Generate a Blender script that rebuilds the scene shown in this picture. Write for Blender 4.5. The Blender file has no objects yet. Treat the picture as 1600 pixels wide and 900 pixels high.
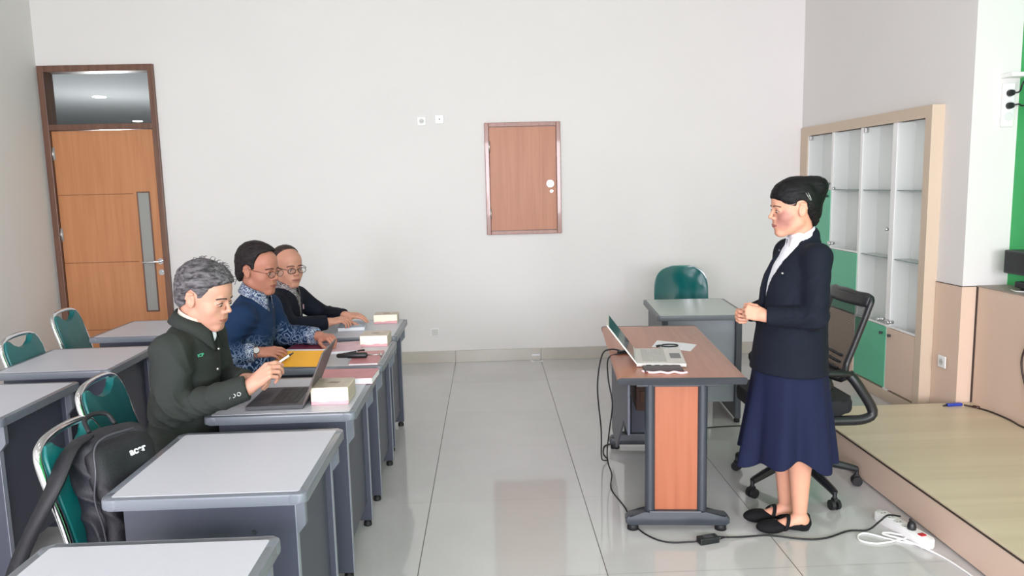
import bpy, bmesh, math, random
import numpy as np
from mathutils import Vector, Matrix
random.seed(4)
SC = bpy.context.scene
COL = SC.collection
R = math.radians
# ------------------------------------------------------------------ camera
H = 1.63
fpx = 1191.0
Dv = Vector((-39, -160, fpx)); vy = fpx*fpx/(160+39*.0237); Vv = Vector((.0237*vy, vy, fpx))
Dv.normalize(); Vv.normalize(); Lv = Vv.cross(Dv)
ROT = Matrix((Lv, Dv, -Vv))                      # image axes (right, down, forward) -> world
cx = ROT @ Vector((1, 0, 0)); cy = ROT @ Vector((0, -1, 0)); cz = ROT @ Vector((0, 0, -1))
camd = bpy.data.cameras.new('camera'); cam = bpy.data.objects.new('camera', camd); COL.objects.link(cam)
camd.sensor_width = 36; camd.lens = 36*fpx/1600; camd.clip_start = .05
m = Matrix((cx, cy, cz)).transposed().to_4x4(); m.translation = Vector((0, 0, H)); cam.matrix_world = m
SC.camera = cam
# ------------------------------------------------------------------ light
SC.view_settings.view_transform = 'Standard'; SC.view_settings.look = 'None'
SC.view_settings.gamma = 1; SC.view_settings.use_curve_mapping = False
SC.view_settings.exposure = 0.13
W = bpy.data.worlds.new('sky'); SC.world = W; W.use_nodes = True
W.node_tree.nodes['Background'].inputs[0].default_value = (.85, .92, 1, 1)
W.node_tree.nodes['Background'].inputs[1].default_value = 1.6
def area(name, loc, rot, sx, sy, power, col):
    l = bpy.data.lights.new(name, 'AREA'); l.shape = 'RECTANGLE'; l.size = sx; l.size_y = sy
    l.energy = power; l.color = col
    o = bpy.data.objects.new(name, l); COL.objects.link(o); o.location = loc; o.rotation_euler = rot
    return o
for wx in (-2.2, 0.0, 2.2):                      # daylight entering the three windows of the near wall
    area('window_daylight', (wx, -2.9, 1.75), (R(66), 0, 0), 1.8, 1.7, 182, (1.0, .965, 1.06))
for lx in (-2.2, 0.2, 2.4):                      # weak overhead fill, added without any visible lamps
    for ly in (-1.2, 1.2, 3.2):
        area('overhead_fill', (lx, ly, 3.66), (0, 0, 0), .5, .5, 3, (1.0, .95, .97))

# ------------------------------------------------------------------ materials
def lin(c):
    out = []
    for v in c[:3]:
        v = v/255.0
        out.append(v/12.92 if v <= .04045 else ((v+.055)/1.055)**2.4)
    return tuple(out)+(1,)
MATS = {}
def mat(name, col, rough=.6, metal=0, noise=0, nscale=8, bump=0, bscale=80, coat=0, trans=0, emit=0, stretch=(1, 1, 1), alpha=1, spec=.5, sheen=0):
    if name in MATS: return MATS[name]
    M = bpy.data.materials.new(name); M.use_nodes = True; nt = M.node_tree; N = nt.nodes; L = nt.links
    b = N['Principled BSDF']; c = lin(col)
    b.inputs['Base Color'].default_value = c; b.inputs['Roughness'].default_value = rough
    b.inputs['Metallic'].default_value = metal; b.inputs['Coat Weight'].default_value = coat
    b.inputs['Specular IOR Level'].default_value = spec
    b.inputs['Transmission Weight'].default_value = trans; b.inputs['Alpha'].default_value = alpha
    b.inputs['Sheen Weight'].default_value = sheen
    if emit:
        b.inputs['Emission Color'].default_value = c; b.inputs['Emission Strength'].default_value = emit
    if noise or bump:
        tc = N.new('ShaderNodeTexCoord'); mp = N.new('ShaderNodeMapping'); mp.inputs['Scale'].default_value = stretch
        L.new(tc.outputs['Object'], mp.inputs[0])
    if noise:
        n = N.new('ShaderNodeTexNoise'); n.inputs['Scale'].default_value = nscale; n.inputs['Detail'].default_value = 5
        L.new(mp.outputs[0], n.inputs[0])
        r = N.new('ShaderNodeValToRGB'); L.new(n.outputs[0], r.inputs[0])
        r.color_ramp.elements[0].position = .3; r.color_ramp.elements[1].position = .7
        r.color_ramp.elements[0].color = tuple(min(1, v*(1-noise)) for v in c[:3])+(1,)
        r.color_ramp.elements[1].color = tuple(min(1, v*(1+noise)) for v in c[:3])+(1,)
        L.new(r.outputs[0], b.inputs['Base Color'])
    if bump:
        n2 = N.new('ShaderNodeTexNoise'); n2.inputs['Scale'].default_value = bscale; n2.inputs['Detail'].default_value = 3
        L.new(mp.outputs[0], n2.inputs[0])
        bp = N.new('ShaderNodeBump'); bp.inputs['Strength'].default_value = bump; bp.inputs['Distance'].default_value = .002
        L.new(n2.outputs[0], bp.inputs['Height']); L.new(bp.outputs[0], b.inputs['Normal'])
    MATS[name] = M; return M
def nodes(M): return M.node_tree, M.node_tree.nodes, M.node_tree.links, M.node_tree.nodes['Principled BSDF']
def mathn(nt, op, a, b=None, c=None):
    n = nt.nodes.new('ShaderNodeMath'); n.operation = op
    for i, v in enumerate((a, b, c)):
        if v is None: continue
        if hasattr(v, 'is_linked') or hasattr(v, 'node'): nt.links.new(v, n.inputs[i])
        else: n.inputs[i].default_value = v
    return n.outputs[0]
def mixc(nt, fac, a, b):
    n = nt.nodes.new('ShaderNodeMix'); n.data_type = 'RGBA'
    for s, v in ((0, fac), (6, a), (7, b)):
        if hasattr(v, 'node'): nt.links.new(v, n.inputs[s])
        else: n.inputs[s].default_value = v
    return n.outputs[2]
mWall = mat('painted_wall', (226, 223, 220), .75, noise=.012, nscale=1.2, bump=.05, bscale=60)
mCeil = mat('ceiling_paint', (214, 210, 206), .8, noise=.01, nscale=2)
# floor: polished 80 cm tiles with thin grout
mFloor = mat('polished_tile', (190, 187, 178), .1, spec=.75)
nt, N, L, b = nodes(mFloor)
tc = N.new('ShaderNodeTexCoord'); sp = N.new('ShaderNodeSeparateXYZ'); L.new(tc.outputs['Object'], sp.inputs[0])
u = mathn(nt, 'DIVIDE', mathn(nt, 'ADD', sp.outputs[0], .339+8.0), .8); v = mathn(nt, 'DIVIDE', mathn(nt, 'ADD', sp.outputs[1], 8.0-.6), .8)
fu = mathn(nt, 'ABSOLUTE', mathn(nt, 'SUBTRACT', mathn(nt, 'FRACT', mathn(nt, 'ADD', u, .5)), .5))
fv = mathn(nt, 'ABSOLUTE', mathn(nt, 'SUBTRACT', mathn(nt, 'FRACT', mathn(nt, 'ADD', v, .5)), .5))
gm = mathn(nt, 'MAXIMUM', mathn(nt, 'LESS_THAN', fu, .0026), mathn(nt, 'MULTIPLY', mathn(nt, 'LESS_THAN', fv, .0022), .55))
cv = N.new('ShaderNodeCombineXYZ'); L.new(mathn(nt, 'FLOOR', u), cv.inputs[0]); L.new(mathn(nt, 'FLOOR', v), cv.inputs[1])
wn = N.new('ShaderNodeTexWhiteNoise'); L.new(cv.outputs[0], wn.inputs[0])
nz = N.new('ShaderNodeTexNoise'); nz.inputs['Scale'].default_value = 5; nz.inputs['Detail'].default_value = 8; L.new(tc.outputs['Object'], nz.inputs[0])
f1 = mathn(nt, 'ADD', mathn(nt, 'MULTIPLY', wn.outputs[0], .35), mathn(nt, 'MULTIPLY', nz.outputs[0], .65))
base = mixc(nt, f1, lin((189, 187, 185)), lin((201, 200, 199)))
L.new(mixc(nt, gm, base, lin((96, 90, 82))), b.inputs['Base Color'])
L.new(mathn(nt, 'ADD', mathn(nt, 'MULTIPLY', gm, .5), .07), b.inputs['Roughness'])
def wood(name, c1, c2, axis=2, rough=.4, scale=1.0, coat=0):
    M = mat(name, c1, rough, coat=coat); nt, N, L, b = nodes(M)
    tc = N.new('ShaderNodeTexCoord'); mp = N.new('ShaderNodeMapping')
    s = [26*scale]*3; s[axis] = 1.4*scale; mp.inputs['Scale'].default_value = s; L.new(tc.outputs['Object'], mp.inputs[0])
    n = N.new('ShaderNodeTexNoise'); n.inputs['Scale'].default_value = 1; n.inputs['Detail'].default_value = 7; n.inputs['Distortion'].default_value = .6
    L.new(mp.outputs[0], n.inputs[0]); r = N.new('ShaderNodeValToRGB'); L.new(n.outputs[0], r.inputs[0])
    r.color_ramp.elements[0].position = .32; r.color_ramp.elements[1].position = .68
    r.color_ramp.elements[0].color = lin(c1); r.color_ramp.elements[1].color = lin(c2); L.new(r.outputs[0], b.inputs['Base Color'])
    return M
mDoor = wood('door_veneer', (184, 123, 80), (196, 135, 92), 2, .42)
mHatch = wood('hatch_veneer', (172, 109, 76), (184, 122, 88), 2, .42)
mFrameBrown = wood('door_frame_wood', (100, 70, 58), (120, 86, 70), 2, .35)
mHatchFrame = wood('hatch_frame_wood', (140, 92, 76), (158, 108, 90), 2, .25, coat=.4)
mDeskWood = wood('desk_top_cherry', (160, 100, 74), (176, 116, 88), 1, .32)
mOrange = wood('desk_leg_beech', (160, 90, 60), (171, 101, 70), 2, .4)
mPlat = wood('platform_laminate', (198, 182, 154), (208, 193, 166), 0, .35, .35)
mBeige = mat('beige_laminate', (218, 193, 173), .45, noise=.015, nscale=3)
mBeigeFrame = mat('cabinet_frame_laminate', (205, 186, 164), .45, noise=.015, nscale=3)
mWhite = mat('white_plastic', (240, 240, 238), .35)
mWhiteLam = mat('white_laminate', (240, 241, 239), .3)
mGreen = mat('green_laminate', (92, 186, 146), .3, noise=.01)
mGreenWall = mat('green_paint', (52, 168, 92), .6, noise=.02)
mChrome = mat('chrome', (215, 215, 218), .14, 1)
mSteel = mat('brushed_steel', (190, 190, 188), .35, 1)
mDeskTop = mat('grey_laminate', (194, 195, 203), .38, noise=.01, nscale=90)
mDeskEdge = mat('grey_edging', (112, 117, 125), .3, noise=.02)
mDeskPanel = mat('slate_panel', (68, 71, 84), .42, noise=.03, nscale=150)
mDarkMetal = mat('charcoal_metal', (56, 60, 67), .38, noise=.02)
mBlack = mat('black_plastic', (28, 29, 32), .4, noise=.04)
mRubber = mat('black_rubber', (22, 22, 24), .6, noise=.05)
mTeal = mat('teal_vinyl', (8, 100, 100), .38, noise=.05, nscale=6, bump=.1, bscale=120)
mTealGloss = mat('teal_gloss_plastic', (8, 92, 92), .12, noise=.03, coat=.8)
mBlackFab = mat('black_fabric', (28, 28, 32), .85, noise=.15, nscale=30, bump=.4, bscale=300)
mGreyFab = mat('dark_grey_fabric', (52, 52, 60), .8, noise=.12, nscale=30, bump=.4, bscale=300)
mPaper = mat('paper', (236, 236, 240), .7, noise=.01)
mGlass = mat('cabinet_glass', (235, 245, 240), .05)
nt, N, L, b = nodes(mGlass)
tr = N.new('ShaderNodeBsdfTransparent'); gl = N.new('ShaderNodeBsdfGlossy'); gl.inputs['Roughness'].default_value = .03
tr.inputs[0].default_value = (.985, .995, .99, 1); mx = N.new('ShaderNodeMixShader'); fr = N.new('ShaderNodeLayerWeight'); fr.inputs[0].default_value = .3
L.new(mathn(nt, 'ADD', mathn(nt, 'MULTIPLY', mathn(nt, 'POWER', fr.outputs['Facing'], 4.0), .5), .03), mx.inputs[0]); L.new(tr.outputs[0], mx.inputs[1]); L.new(gl.outputs[0], mx.inputs[2]); L.new(mx.outputs[0], N['Material Output'].inputs[0])
def veil(name, col, fac, pattern=None):
    M = mat(name, col, .6); nt, N, L, b = nodes(M); tr = N.new('ShaderNodeBsdfTransparent'); mx = N.new('ShaderNodeMixShader')
    L.new(tr.outputs[0], mx.inputs[1]); L.new(b.outputs[0], mx.inputs[2]); L.new(mx.outputs[0], N['Material Output'].inputs[0])
    if pattern:
        tc = N.new('ShaderNodeTexCoord'); w = N.new('ShaderNodeTexWave'); w.bands_direction = 'Z'; w.inputs['Scale'].default_value = pattern; w.inputs['Distortion'].default_value = .6
        L.new(tc.outputs['Object'], w.inputs[0]); L.new(mathn(nt, 'ADD', mathn(nt, 'MULTIPLY', w.outputs['Fac'], .35), fac-.17), mx.inputs[0])
    else: mx.inputs[0].default_value = fac
    return M
mMesh = veil('chair_mesh', (26, 28, 28), .7, 60)
mLens = veil('lens_glass', (200, 190, 190), .18)
mPlasticFilm = veil('clear_box_film', (196, 182, 168), .75)

# ------------------------------------------------------------------ object helpers
def tag(o, label=None, cat=None, group=None, kind=None):
    if label: o['label'] = label
    if cat: o['category'] = cat
    if group: o['group'] = group
    if kind: o['kind'] = kind
    return o
def thing(name, label, cat, loc=(0, 0, 0), rz=0, group=None):
    o = bpy.data.objects.new(name, None); COL.objects.link(o); o.empty_display_size = .1
    o.location = loc; o.rotation_euler = (0, 0, rz)
    return tag(o, label, cat, group)
def obj(name, bm, m, parent=None, smooth=False, loc=None):
    me = bpy.data.meshes.new(name)
    if isinstance(bm, bmesh.types.BMesh):
        bmesh.ops.recalc_face_normals(bm, faces=bm.faces); bm.to_mesh(me); bm.free()
    else: me.from_pydata(*bm)
    o = bpy.data.objects.new(name, me); COL.objects.link(o)
    if isinstance(m, (list, tuple)):
        for q in m: me.materials.append(q)
    else: me.materials.append(m)
    if smooth:
        me.polygons.foreach_set('use_smooth', [True]*len(me.polygons)); me.update()
        if smooth == 'auto':
            try: me.set_sharp_from_angle(angle=R(35))
            except Exception: pass
    if parent: o.parent = parent
    if loc: o.location = loc
    return o
def box(bm, x0, x1, y0, y1, z0, z1, bev=0, M=None, mi=0, seg=2):
    vs = [bm.verts.new((x, y, z)) for x in (x0, x1) for y in (y0, y1) for z in (z0, z1)]
    F = [(0, 1, 3, 2), (4, 6, 7, 5), (0, 4, 5, 1), (2, 3, 7, 6), (0, 2, 6, 4), (1, 5, 7, 3)]
    fs = [bm.faces.new([vs[i] for i in f]) for f in F]
    for f in fs: f.material_index = mi
    if bev:
        es = list({e for f in fs for e in f.edges})
        r = bmesh.ops.bevel(bm, geom=es, offset=bev, segments=seg, affect='EDGES', profile=.5)
        vs = list({v for f in r['faces'] for v in f.verts} | {v for v in vs if v.is_valid})
        for f in r['faces']: f.material_index = mi
    if M is not None:
        vv = [v for v in vs if v.is_valid]; bmesh.ops.transform(bm, matrix=M, verts=vv)
    return vs
def B(*a, **k):
    bm = bmesh.new(); box(bm, *a, **k); return bm
def catmull(pts, n=8, closed=False):
    P = [Vector(p) for p in pts]; out = []
    m = len(P); rng = m if closed else m-1
    for i in range(rng):
        p0 = P[(i-1) % m] if (closed or i > 0) else P[0]*2-P[1]
        p1 = P[i]; p2 = P[(i+1) % m]
        p3 = P[(i+2) % m] if (closed or i+2 < m) else P[-1]*2-P[-2]
        for k in range(n):
            t = k/n
            out.append(.5*((2*p1)+(-p0+p2)*t+(2*p0-5*p1+4*p2-p3)*t*t+(-p0+3*p1-3*p2+p3)*t**3))
    if not closed: out.append(P[-1])
    return out
def tube(bm, pts, r, seg=8, closed=False, cap=True, mi=0):
    P = [Vector(p) for p in pts]; n = len(P); rr = r if isinstance(r, (list, tuple)) else [r]*n
    T = []
    for i in range(n):
        a = P[(i-1) % n] if (closed or i > 0) else P[i]; c = P[(i+1) % n] if (closed or i < n-1) else P[i]
        T.append((c-a).normalized())
    up = Vector((0, 0, 1)) if abs(T[0].z) < .9 else Vector((1, 0, 0))
    nrm = T[0].cross(up).normalized(); rings = []
    for i in range(n):
        nrm = (nrm-T[i]*nrm.dot(T[i])).normalized(); bi = T[i].cross(nrm)
        rings.append([bm.verts.new(P[i]+(nrm*math.cos(2*math.pi*k/seg)+bi*math.sin(2*math.pi*k/seg))*rr[i]) for k in range(seg)])
    for i in range(n if closed else n-1):
        a, c = rings[i], rings[(i+1) % n]
        for k in range(seg):
            f = bm.faces.new((a[k], a[(k+1) % seg], c[(k+1) % seg], c[k])); f.smooth = True; f.material_index = mi
    if cap and not closed:
        for rg in (rings[0][::-1], rings[-1]):
            f = bm.faces.new(rg); f.material_index = mi
def T_(pts, r, seg=8, closed=False):
    bm = bmesh.new(); tube(bm, pts, r, seg, closed); return bm
def cyl(bm, a, b_, r0, r1=None, seg=20, mi=0):
    tube(bm, [a, b_], [r0, r0 if r1 is None else r1], seg, mi=mi)
def lathe(bm, prof, c=(0, 0, 0), seg=24, mi=0):
    rings = [[bm.verts.new((c[0]+r*math.cos(2*math.pi*k/seg), c[1]+r*math.sin(2*math.pi*k/seg), c[2]+z)) for k in range(seg)] for r, z in prof]
    for a, d in zip(rings, rings[1:]):
        for k in range(seg):
            f = bm.faces.new((a[k], a[(k+1) % seg], d[(k+1) % seg], d[k])); f.smooth = True; f.material_index = mi
    for rg in (rings[0][::-1], rings[-1]): bm.faces.new(rg).material_index = mi
def prism(bm, poly, axis, a, b_, bev=0, mi=0):
    """extrude 2-D polygon along axis (0,1,2) between a and b"""
    def mk(p, t):
        q = list(p); q.insert(axis, t); return bm.verts.new(q)
    A = [mk(p, a) for p in poly]; C = [mk(p, b_) for p in poly]; n = len(poly)
    fs = [bm.faces.new(A[::-1]), bm.faces.new(C)]
    for i in range(n): fs.append(bm.faces.new((A[i], A[(i+1) % n], C[(i+1) % n], C[i])))
    for f in fs: f.material_index = mi
    if bev:
        es = list({e for f in fs[:2] for e in f.edges}); bmesh.ops.bevel(bm, geom=es, offset=bev, segments=2, affect='EDGES', profile=.5)
def PR(*a, **k):
    bm = bmesh.new(); prism(bm, *a, **k); return bm
def rrect(x0, x1, y0, y1, r, n=5):
    out = []
    for cx_, cy_, a0 in ((x1-r, y1-r, 0), (x0+r, y1-r, 90), (x0+r, y0+r, 180), (x1-r, y0+r, 270)):
        for k in range(n+1):
            a = R(a0+90*k/n); out.append((cx_+r*math.cos(a), cy_+r*math.sin(a)))
    return out
def copy_tree(o, parent=None):
    c = o.copy(); COL.objects.link(c)
    if parent: c.parent = parent
    for ch in list(o.children): copy_tree(ch, c)
    return c
def text_mesh(name, s, size, m, parent, M, bold=0):
    cu = bpy.data.curves.new(name, 'FONT'); cu.body = s; cu.size = size; cu.extrude = .0006; cu.offset = bold; cu.align_x = 'CENTER'; cu.align_y = 'CENTER'
    t = bpy.data.objects.new('tmp', cu); me = bpy.data.meshes.new_from_object(t); bpy.data.objects.remove(t)
    o = bpy.data.objects.new(name, me); COL.objects.link(o); me.materials.append(m)
    o.parent = parent; o.matrix_local = M; return o
def frameM(o, x, z):
    x = Vector(x).normalized(); z = Vector(z); z = (z-x*z.dot(x)).normalized(); y = z.cross(x)
    M = Matrix((x, y, z)).transposed().to_4x4(); M.translation = Vector(o); return M

# ------------------------------------------------------------------ room shell
XL, XR0, XR1, YF, YN, ZC = -3.91, 2.885, 2.965, 6.99, -3.0, 3.7
YC = 4.65                                            # convex corner of the right wall
def struct(name, bm, m, **k): return tag(obj(name, bm, m, **k), kind='structure')
struct('floor', B(-4.2, 3.6, -3.2, 7.0, -.1, 0), mFloor)
struct('ceiling', B(-4.2, 4.0, -3.2, 7.2, ZC, ZC+.1), mCeil)
DX0, DX1, DZ = -3.895, -2.895, 2.755
bm = bmesh.new(); box(bm, -4.2, DX0, YF, YF+.16, 0, ZC); box(bm, DX1, 3.4, YF, YF+.16, 0, ZC); box(bm, DX0, DX1, YF, YF+.16, DZ, ZC)
struct('wall_far', bm, mWall)
struct('wall_left', B(XL-.15, XL, -3.2, YF, 0, ZC), mWall)
bm = bmesh.new()
def xr(y): return XR0+(XR1-XR0)*(7.0-y)/(7.0-YC)
prism(bm, [(xr(4.93), 4.93), (XR1, YC), (3.26, YC), (3.26, 4.93)], 2, 0, ZC)
prism(bm, [(XR0, 7.0), (xr(4.93), 4.93), (3.26, 4.93), (3.26, 7.0)], 2, 2.03, ZC)
box(bm, 3.05, 3.26, 4.93, 7.0, 0, 2.03)
struct('wall_right', bm, mWall)
struct('wall_right_recess', B(3.25, 3.4, -3.2, YC, 0, ZC), mGreenWall)
# near wall with three windows (behind the camera)
bm = bmesh.new(); box(bm, -4.2, 3.4, YN-.15, YN, 0, .85); box(bm, -4.2, 3.4, YN-.15, YN, 2.65, ZC)
WZ0, WZ1 = .85, 2.65
xs = [-4.2, -3.15, -1.25, -.95, .95, 1.25, 3.15, 3.4]
for i in range(0, 8, 2): box(bm, xs[i], xs[i+1], YN-.15, YN, WZ0, WZ1)
struct('wall_near', bm, mWall)
for i, wx in enumerate((-2.2, 0, 2.2)):
    bm = bmesh.new()
    for x in (-.95, -.02, .91): box(bm, wx+x, wx+x+.04, YN-.1, YN-.04, WZ0, WZ1)
    for z in (WZ0, WZ1-.04): box(bm, wx-.95, wx+.95, YN-.1, YN-.04, z, z+.04)
    struct('window_%d' % (i+1), bm, mWhite)
# wainscot on the right wall (beige, thin dark top joint)
mJoint = mat('dark_joint', (60, 46, 40), .6)
e = .006
bm = bmesh.new(); prism(bm, [(xr(4.91)-e, 4.91), (XR1-e, YC-e), (3.06, YC-e), (3.06, YC+.01), (XR1+.01, YC+.01), (xr(4.91)+.01, 4.91)], 2, .0, .93)
struct('trim_1', bm, mBeige)
bm = bmesh.new(); prism(bm, [(xr(4.91)-e-.002, 4.91), (XR1-e-.002, YC-e-.002), (3.06, YC-e-.002), (3.06, YC+.01), (XR1+.01, YC+.01), (xr(4.91)+.01, 4.91)], 2, .93, .934)
struct('trim_2', bm, mJoint)
# half wall with ledge
bm = bmesh.new(); box(bm, 3.056, 3.25, 1.2, YC-.012, .0, .93); struct('wall_ledge', bm, mBeige)
struct('trim_3', B(3.052, 3.25, 1.2, YC-.012, .93, .938), mat('ledge_top', (150, 140, 130), .5))
struct('trim_4', B(3.05, 3.058, YC-.02, YC-.008, .185, .93), mJoint)
# platform
bm = bmesh.new(); box(bm, 1.985, 3.056, .6, 4.63, .01, .178); struct('floor_platform', bm, mBeige)
bm = bmesh.new(); box(bm, 1.983, 3.056, .6, 4.632, .178, .187, .002); struct('floor_platform_top', bm, mPlat)
struct('trim_5', B(1.981, 1.985, .6, 4.63, .170, .178), mJoint)
# tiled baseboard on the far wall and left wall
bm = bmesh.new(); x = -.339-.8*3
while x < 2.85:
    a = max(x, -2.88); box(bm, a+.0015, min(x+.8, 2.86)-.0015, YF-.012, YF, 0, .112, .002); x += .8
struct('baseboard_far', bm, mat('baseboard_tile', (186, 181, 170), .25, noise=.03, nscale=6))
struct('baseboard_left', B(XL, XL+.012, -3, YF, 0, .112), MATS['baseboard_tile'])
# corridor beyond the door
mCor = mat('corridor_paint', (165, 168, 170), .8)
bm = bmesh.new(); box(bm, -9, -1.2, 7.2, 16, 3.0, 3.1); box(bm, -9, -1.2, 16, 16.1, 0, 3.1); box(bm, -9, -8.9, 7.2, 16, 0, 3.1); box(bm, -1.3, -1.2, 7.2, 16, 0, 3.1); box(bm, -9, -1.2, 7.2, 16, -.1, 0)
struct('wall_corridor', bm, mCor)
mLamp = mat('lamp_emitter', (255, 250, 240), .5, emit=9)
for lx, ly in ((-5.43, 11.2), (-6.6, 15.0)):
    bm = bmesh.new(); lathe(bm, [(.085, 0), (.085, -.008), (.07, -.012)], (lx, ly, 3.0)); t = obj('corridor_downlight', bm, mLamp)
    tag(t, 'round downlight glowing in the corridor ceiling, ' + ('nearer' if ly < 12 else 'farther') + ' one seen through the glass above the door', 'light')
    bpy.data.lights
pl = bpy.data.lights.new('corridor_light', 'POINT'); pl.energy = 110; pl.shadow_soft_size = .2; po = bpy.data.objects.new('corridor_light', pl); COL.objects.link(po); po.location = (-5.2, 11, 1.6)

# ------------------------------------------------------------------ door
d = thing('door_1', None, None, (0, 0, 0)); d['kind'] = 'structure'
fw = .05; y0, y1 = YF-.03, YF+.12
bm = bmesh.new()
for a in ((DX0, DX0+.055, 0, DZ), (DX1-.05, DX1, 0, DZ), (DX0+.055, DX1-.05, DZ-.055, DZ), (DX0+.055, DX1-.05, 2.2, 2.25)):
    box(bm, a[0], a[1], y0, y1, a[2], a[3], .004)
obj('door_frame', bm, mFrameBrown, d)
lf = obj('door_leaf', B(DX0+.058, DX1-.053, YF, YF+.04, .01, 2.195, .002), mDoor, d)
bm = bmesh.new()
for z in (.40, 1.02, 1.63): box(bm, DX0+.06, -3.17, YF-.0015, YF+.001, z, z+.006)
bmr = obj('groove', bm, mat('groove_dark', (140, 86, 54), .6), lf)
bm = bmesh.new()
for a in ((-3.14, -3.128, .56, 1.65), (-3.035, -3.023, .56, 1.65), (-3.128, -3.035, .56, .572), (-3.128, -3.035, 1.638, 1.65)): box(bm, a[0], a[1], YF-.008, YF+.001, a[2], a[3], .002)
obj('glass_surround', bm, mFrameBrown, lf)
obj('narrow_pane', B(-3.128, -3.035, YF-.004, YF+.002, .572, 1.638), mat('frosted_glass', (150, 150, 146), .3, noise=.03, nscale=3), lf)
bm = bmesh.new(); cyl(bm, (-2.975, YF-.012, 1.02), (-2.975, YF, 1.02), .027); tube(bm, [(-2.975, YF-.005, 1.02), (-2.975, YF-.05, 1.02), (-2.99, YF-.058, 1.02), (-3.12, YF-.055, 1.015)], .009, 10)
obj('door_handle', bm, mChrome, d, smooth='auto')
bm = bmesh.new(); cyl(bm, (-2.972, YF-.012, .92), (-2.972, YF, .92), .027); cyl(bm, (-2.972, YF-.02, .92), (-2.972, YF-.01, .92), .012)
obj('door_lock', bm, mChrome, d, smooth='auto')
for z in (1.28, 2.0):
    bm = bmesh.new(); cyl(bm, (DX0+.058, YF-.008, z-.06), (DX0+.058, YF-.008, z+.06), .007, seg=10); box(bm, DX0+.045, DX0+.075, YF-.005, YF-.001, z-.055, z+.055)
    obj('door_hinge', bm, mSteel, d)
obj('transom_pane', B(DX0+.055, DX1-.05, YF+.04, YF+.046, 2.25, 2.70), mGlass, d)

# ------------------------------------------------------------------ wall hatch
t = thing('access_hatch', 'small wooden hatch door with brown frame set in the white far wall', 'hatch', (.33, YF, 1.685))
w, h = .341, .502
bm = bmesh.new()
for a in ((-w, -w+.038, -h, h), (w-.038, w, -h, h), (-w+.038, w-.038, h-.038, h), (-w+.038, w-.038, -h, -h+.035)): box(bm, a[0], a[1], -.03, .0, a[2], a[3], .004)
obj('frame', bm, mHatchFrame, t)
obj('door_panel', B(-w+.041, w-.041, -.02, .0, -h+.038, h-.041, .002), mHatch, t)
bm = bmesh.new(); cyl(bm, (.243, -.02, -.05), (.243, -.028, -.05), .034, .032); cyl(bm, (.243, -.028, -.05), (.243, -.05, -.05), .02, .028); box(bm, .225, .261, -.055, -.048, -.056, -.044, .003)
k = obj('knob', bm, mChrome, t, smooth='auto')
bm = bmesh.new(); cyl(bm, (.254, -.02, -.118), (.254, -.028, -.118), .015, .013); obj('keyhole_plate', bm, mChrome, t)
for z in (.29, -.31):
    bm = bmesh.new(); cyl(bm, (-w+.04, -.03, z-.05), (-w+.04, -.03, z+.05), .006, seg=10); obj('hinge', bm, mSteel, t)

# ------------------------------------------------------------------ sockets and switches
def plate(name, label, cat, M, detail):
    t = thing(name, label, cat); t.matrix_world = M
    obj('cover_plate', B(-.04, .04, -.04, .04, 0, .009, .006), mWhite, t)
    bm = bmesh.new()
    if detail == 'round':
        lathe(bm, [(.022, .009), (.022, .0105), (.019, .0105), (.018, .010)], seg=20); o = obj('socket_well', bm, mat('socket_grey', (205, 203, 198), .5), t)
        bm = bmesh.new(); cyl(bm, (-.008, 0, .0105), (-.008, 0, .0115), .003, seg=8); cyl(bm, (.008, 0, .0105), (.008, 0, .0115), .003, seg=8); obj('pin_hole', bm, mRubber, t)
    elif detail == 'dot':
        cyl(bm, (0, 0, .009), (0, 0, .012), .006, seg=12); obj('aerial_port', bm, mDarkMetal, t)
    elif detail == 'blank':
        box(bm, -.03, .03, -.03, .03, .009, .011, .001); obj('blank_insert', bm, mat('greyish_plastic', (205, 204, 200), .5), t)
    return t
fwM = lambda x, z: frameM((x, YF, z), (1, 0, 0), (0, -1, 0))
plate('wall_socket', 'white square socket with round well high on the far wall', 'socket', fwM(-.57, 2.215), 'round')
plate('aerial_outlet', 'white square outlet with one dark dot, right of the round high wall socket', 'outlet', fwM(-.41, 2.228), 'dot')
plate('blank_plate', 'pale grey square blank plate low on the far wall above the baseboard', 'socket cover', fwM(-.52, .29), 'blank')
plate('wall_socket', 'white socket on the beige wainscot right of the glass cabinet', 'socket', frameM((2.943, 4.78, .42), (.034, -1, 0), (-1, -.034, 0)), 'round')
# small flat white marks at the foot of the wall
t = thing('white_marks', 'small white marks where the far wall meets the floor', 'tape')
for x, y, z, s in ((.395, YF-.014, .05, .02), (.43, YF-.014, .05, .02)): obj('white_mark', B(x-s, x+s, y, y+.0015, z-.008, z+.008), mPaper, t)
for x, y in ((.385, 6.955), (.455, 6.955)): obj('white_mark', PR([(x-.02, y-.04), (x+.02, y-.04), (x+(.02 if x > .42 else -.02), y+.02)], 2, 0, .0015), mPaper, t)

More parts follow.
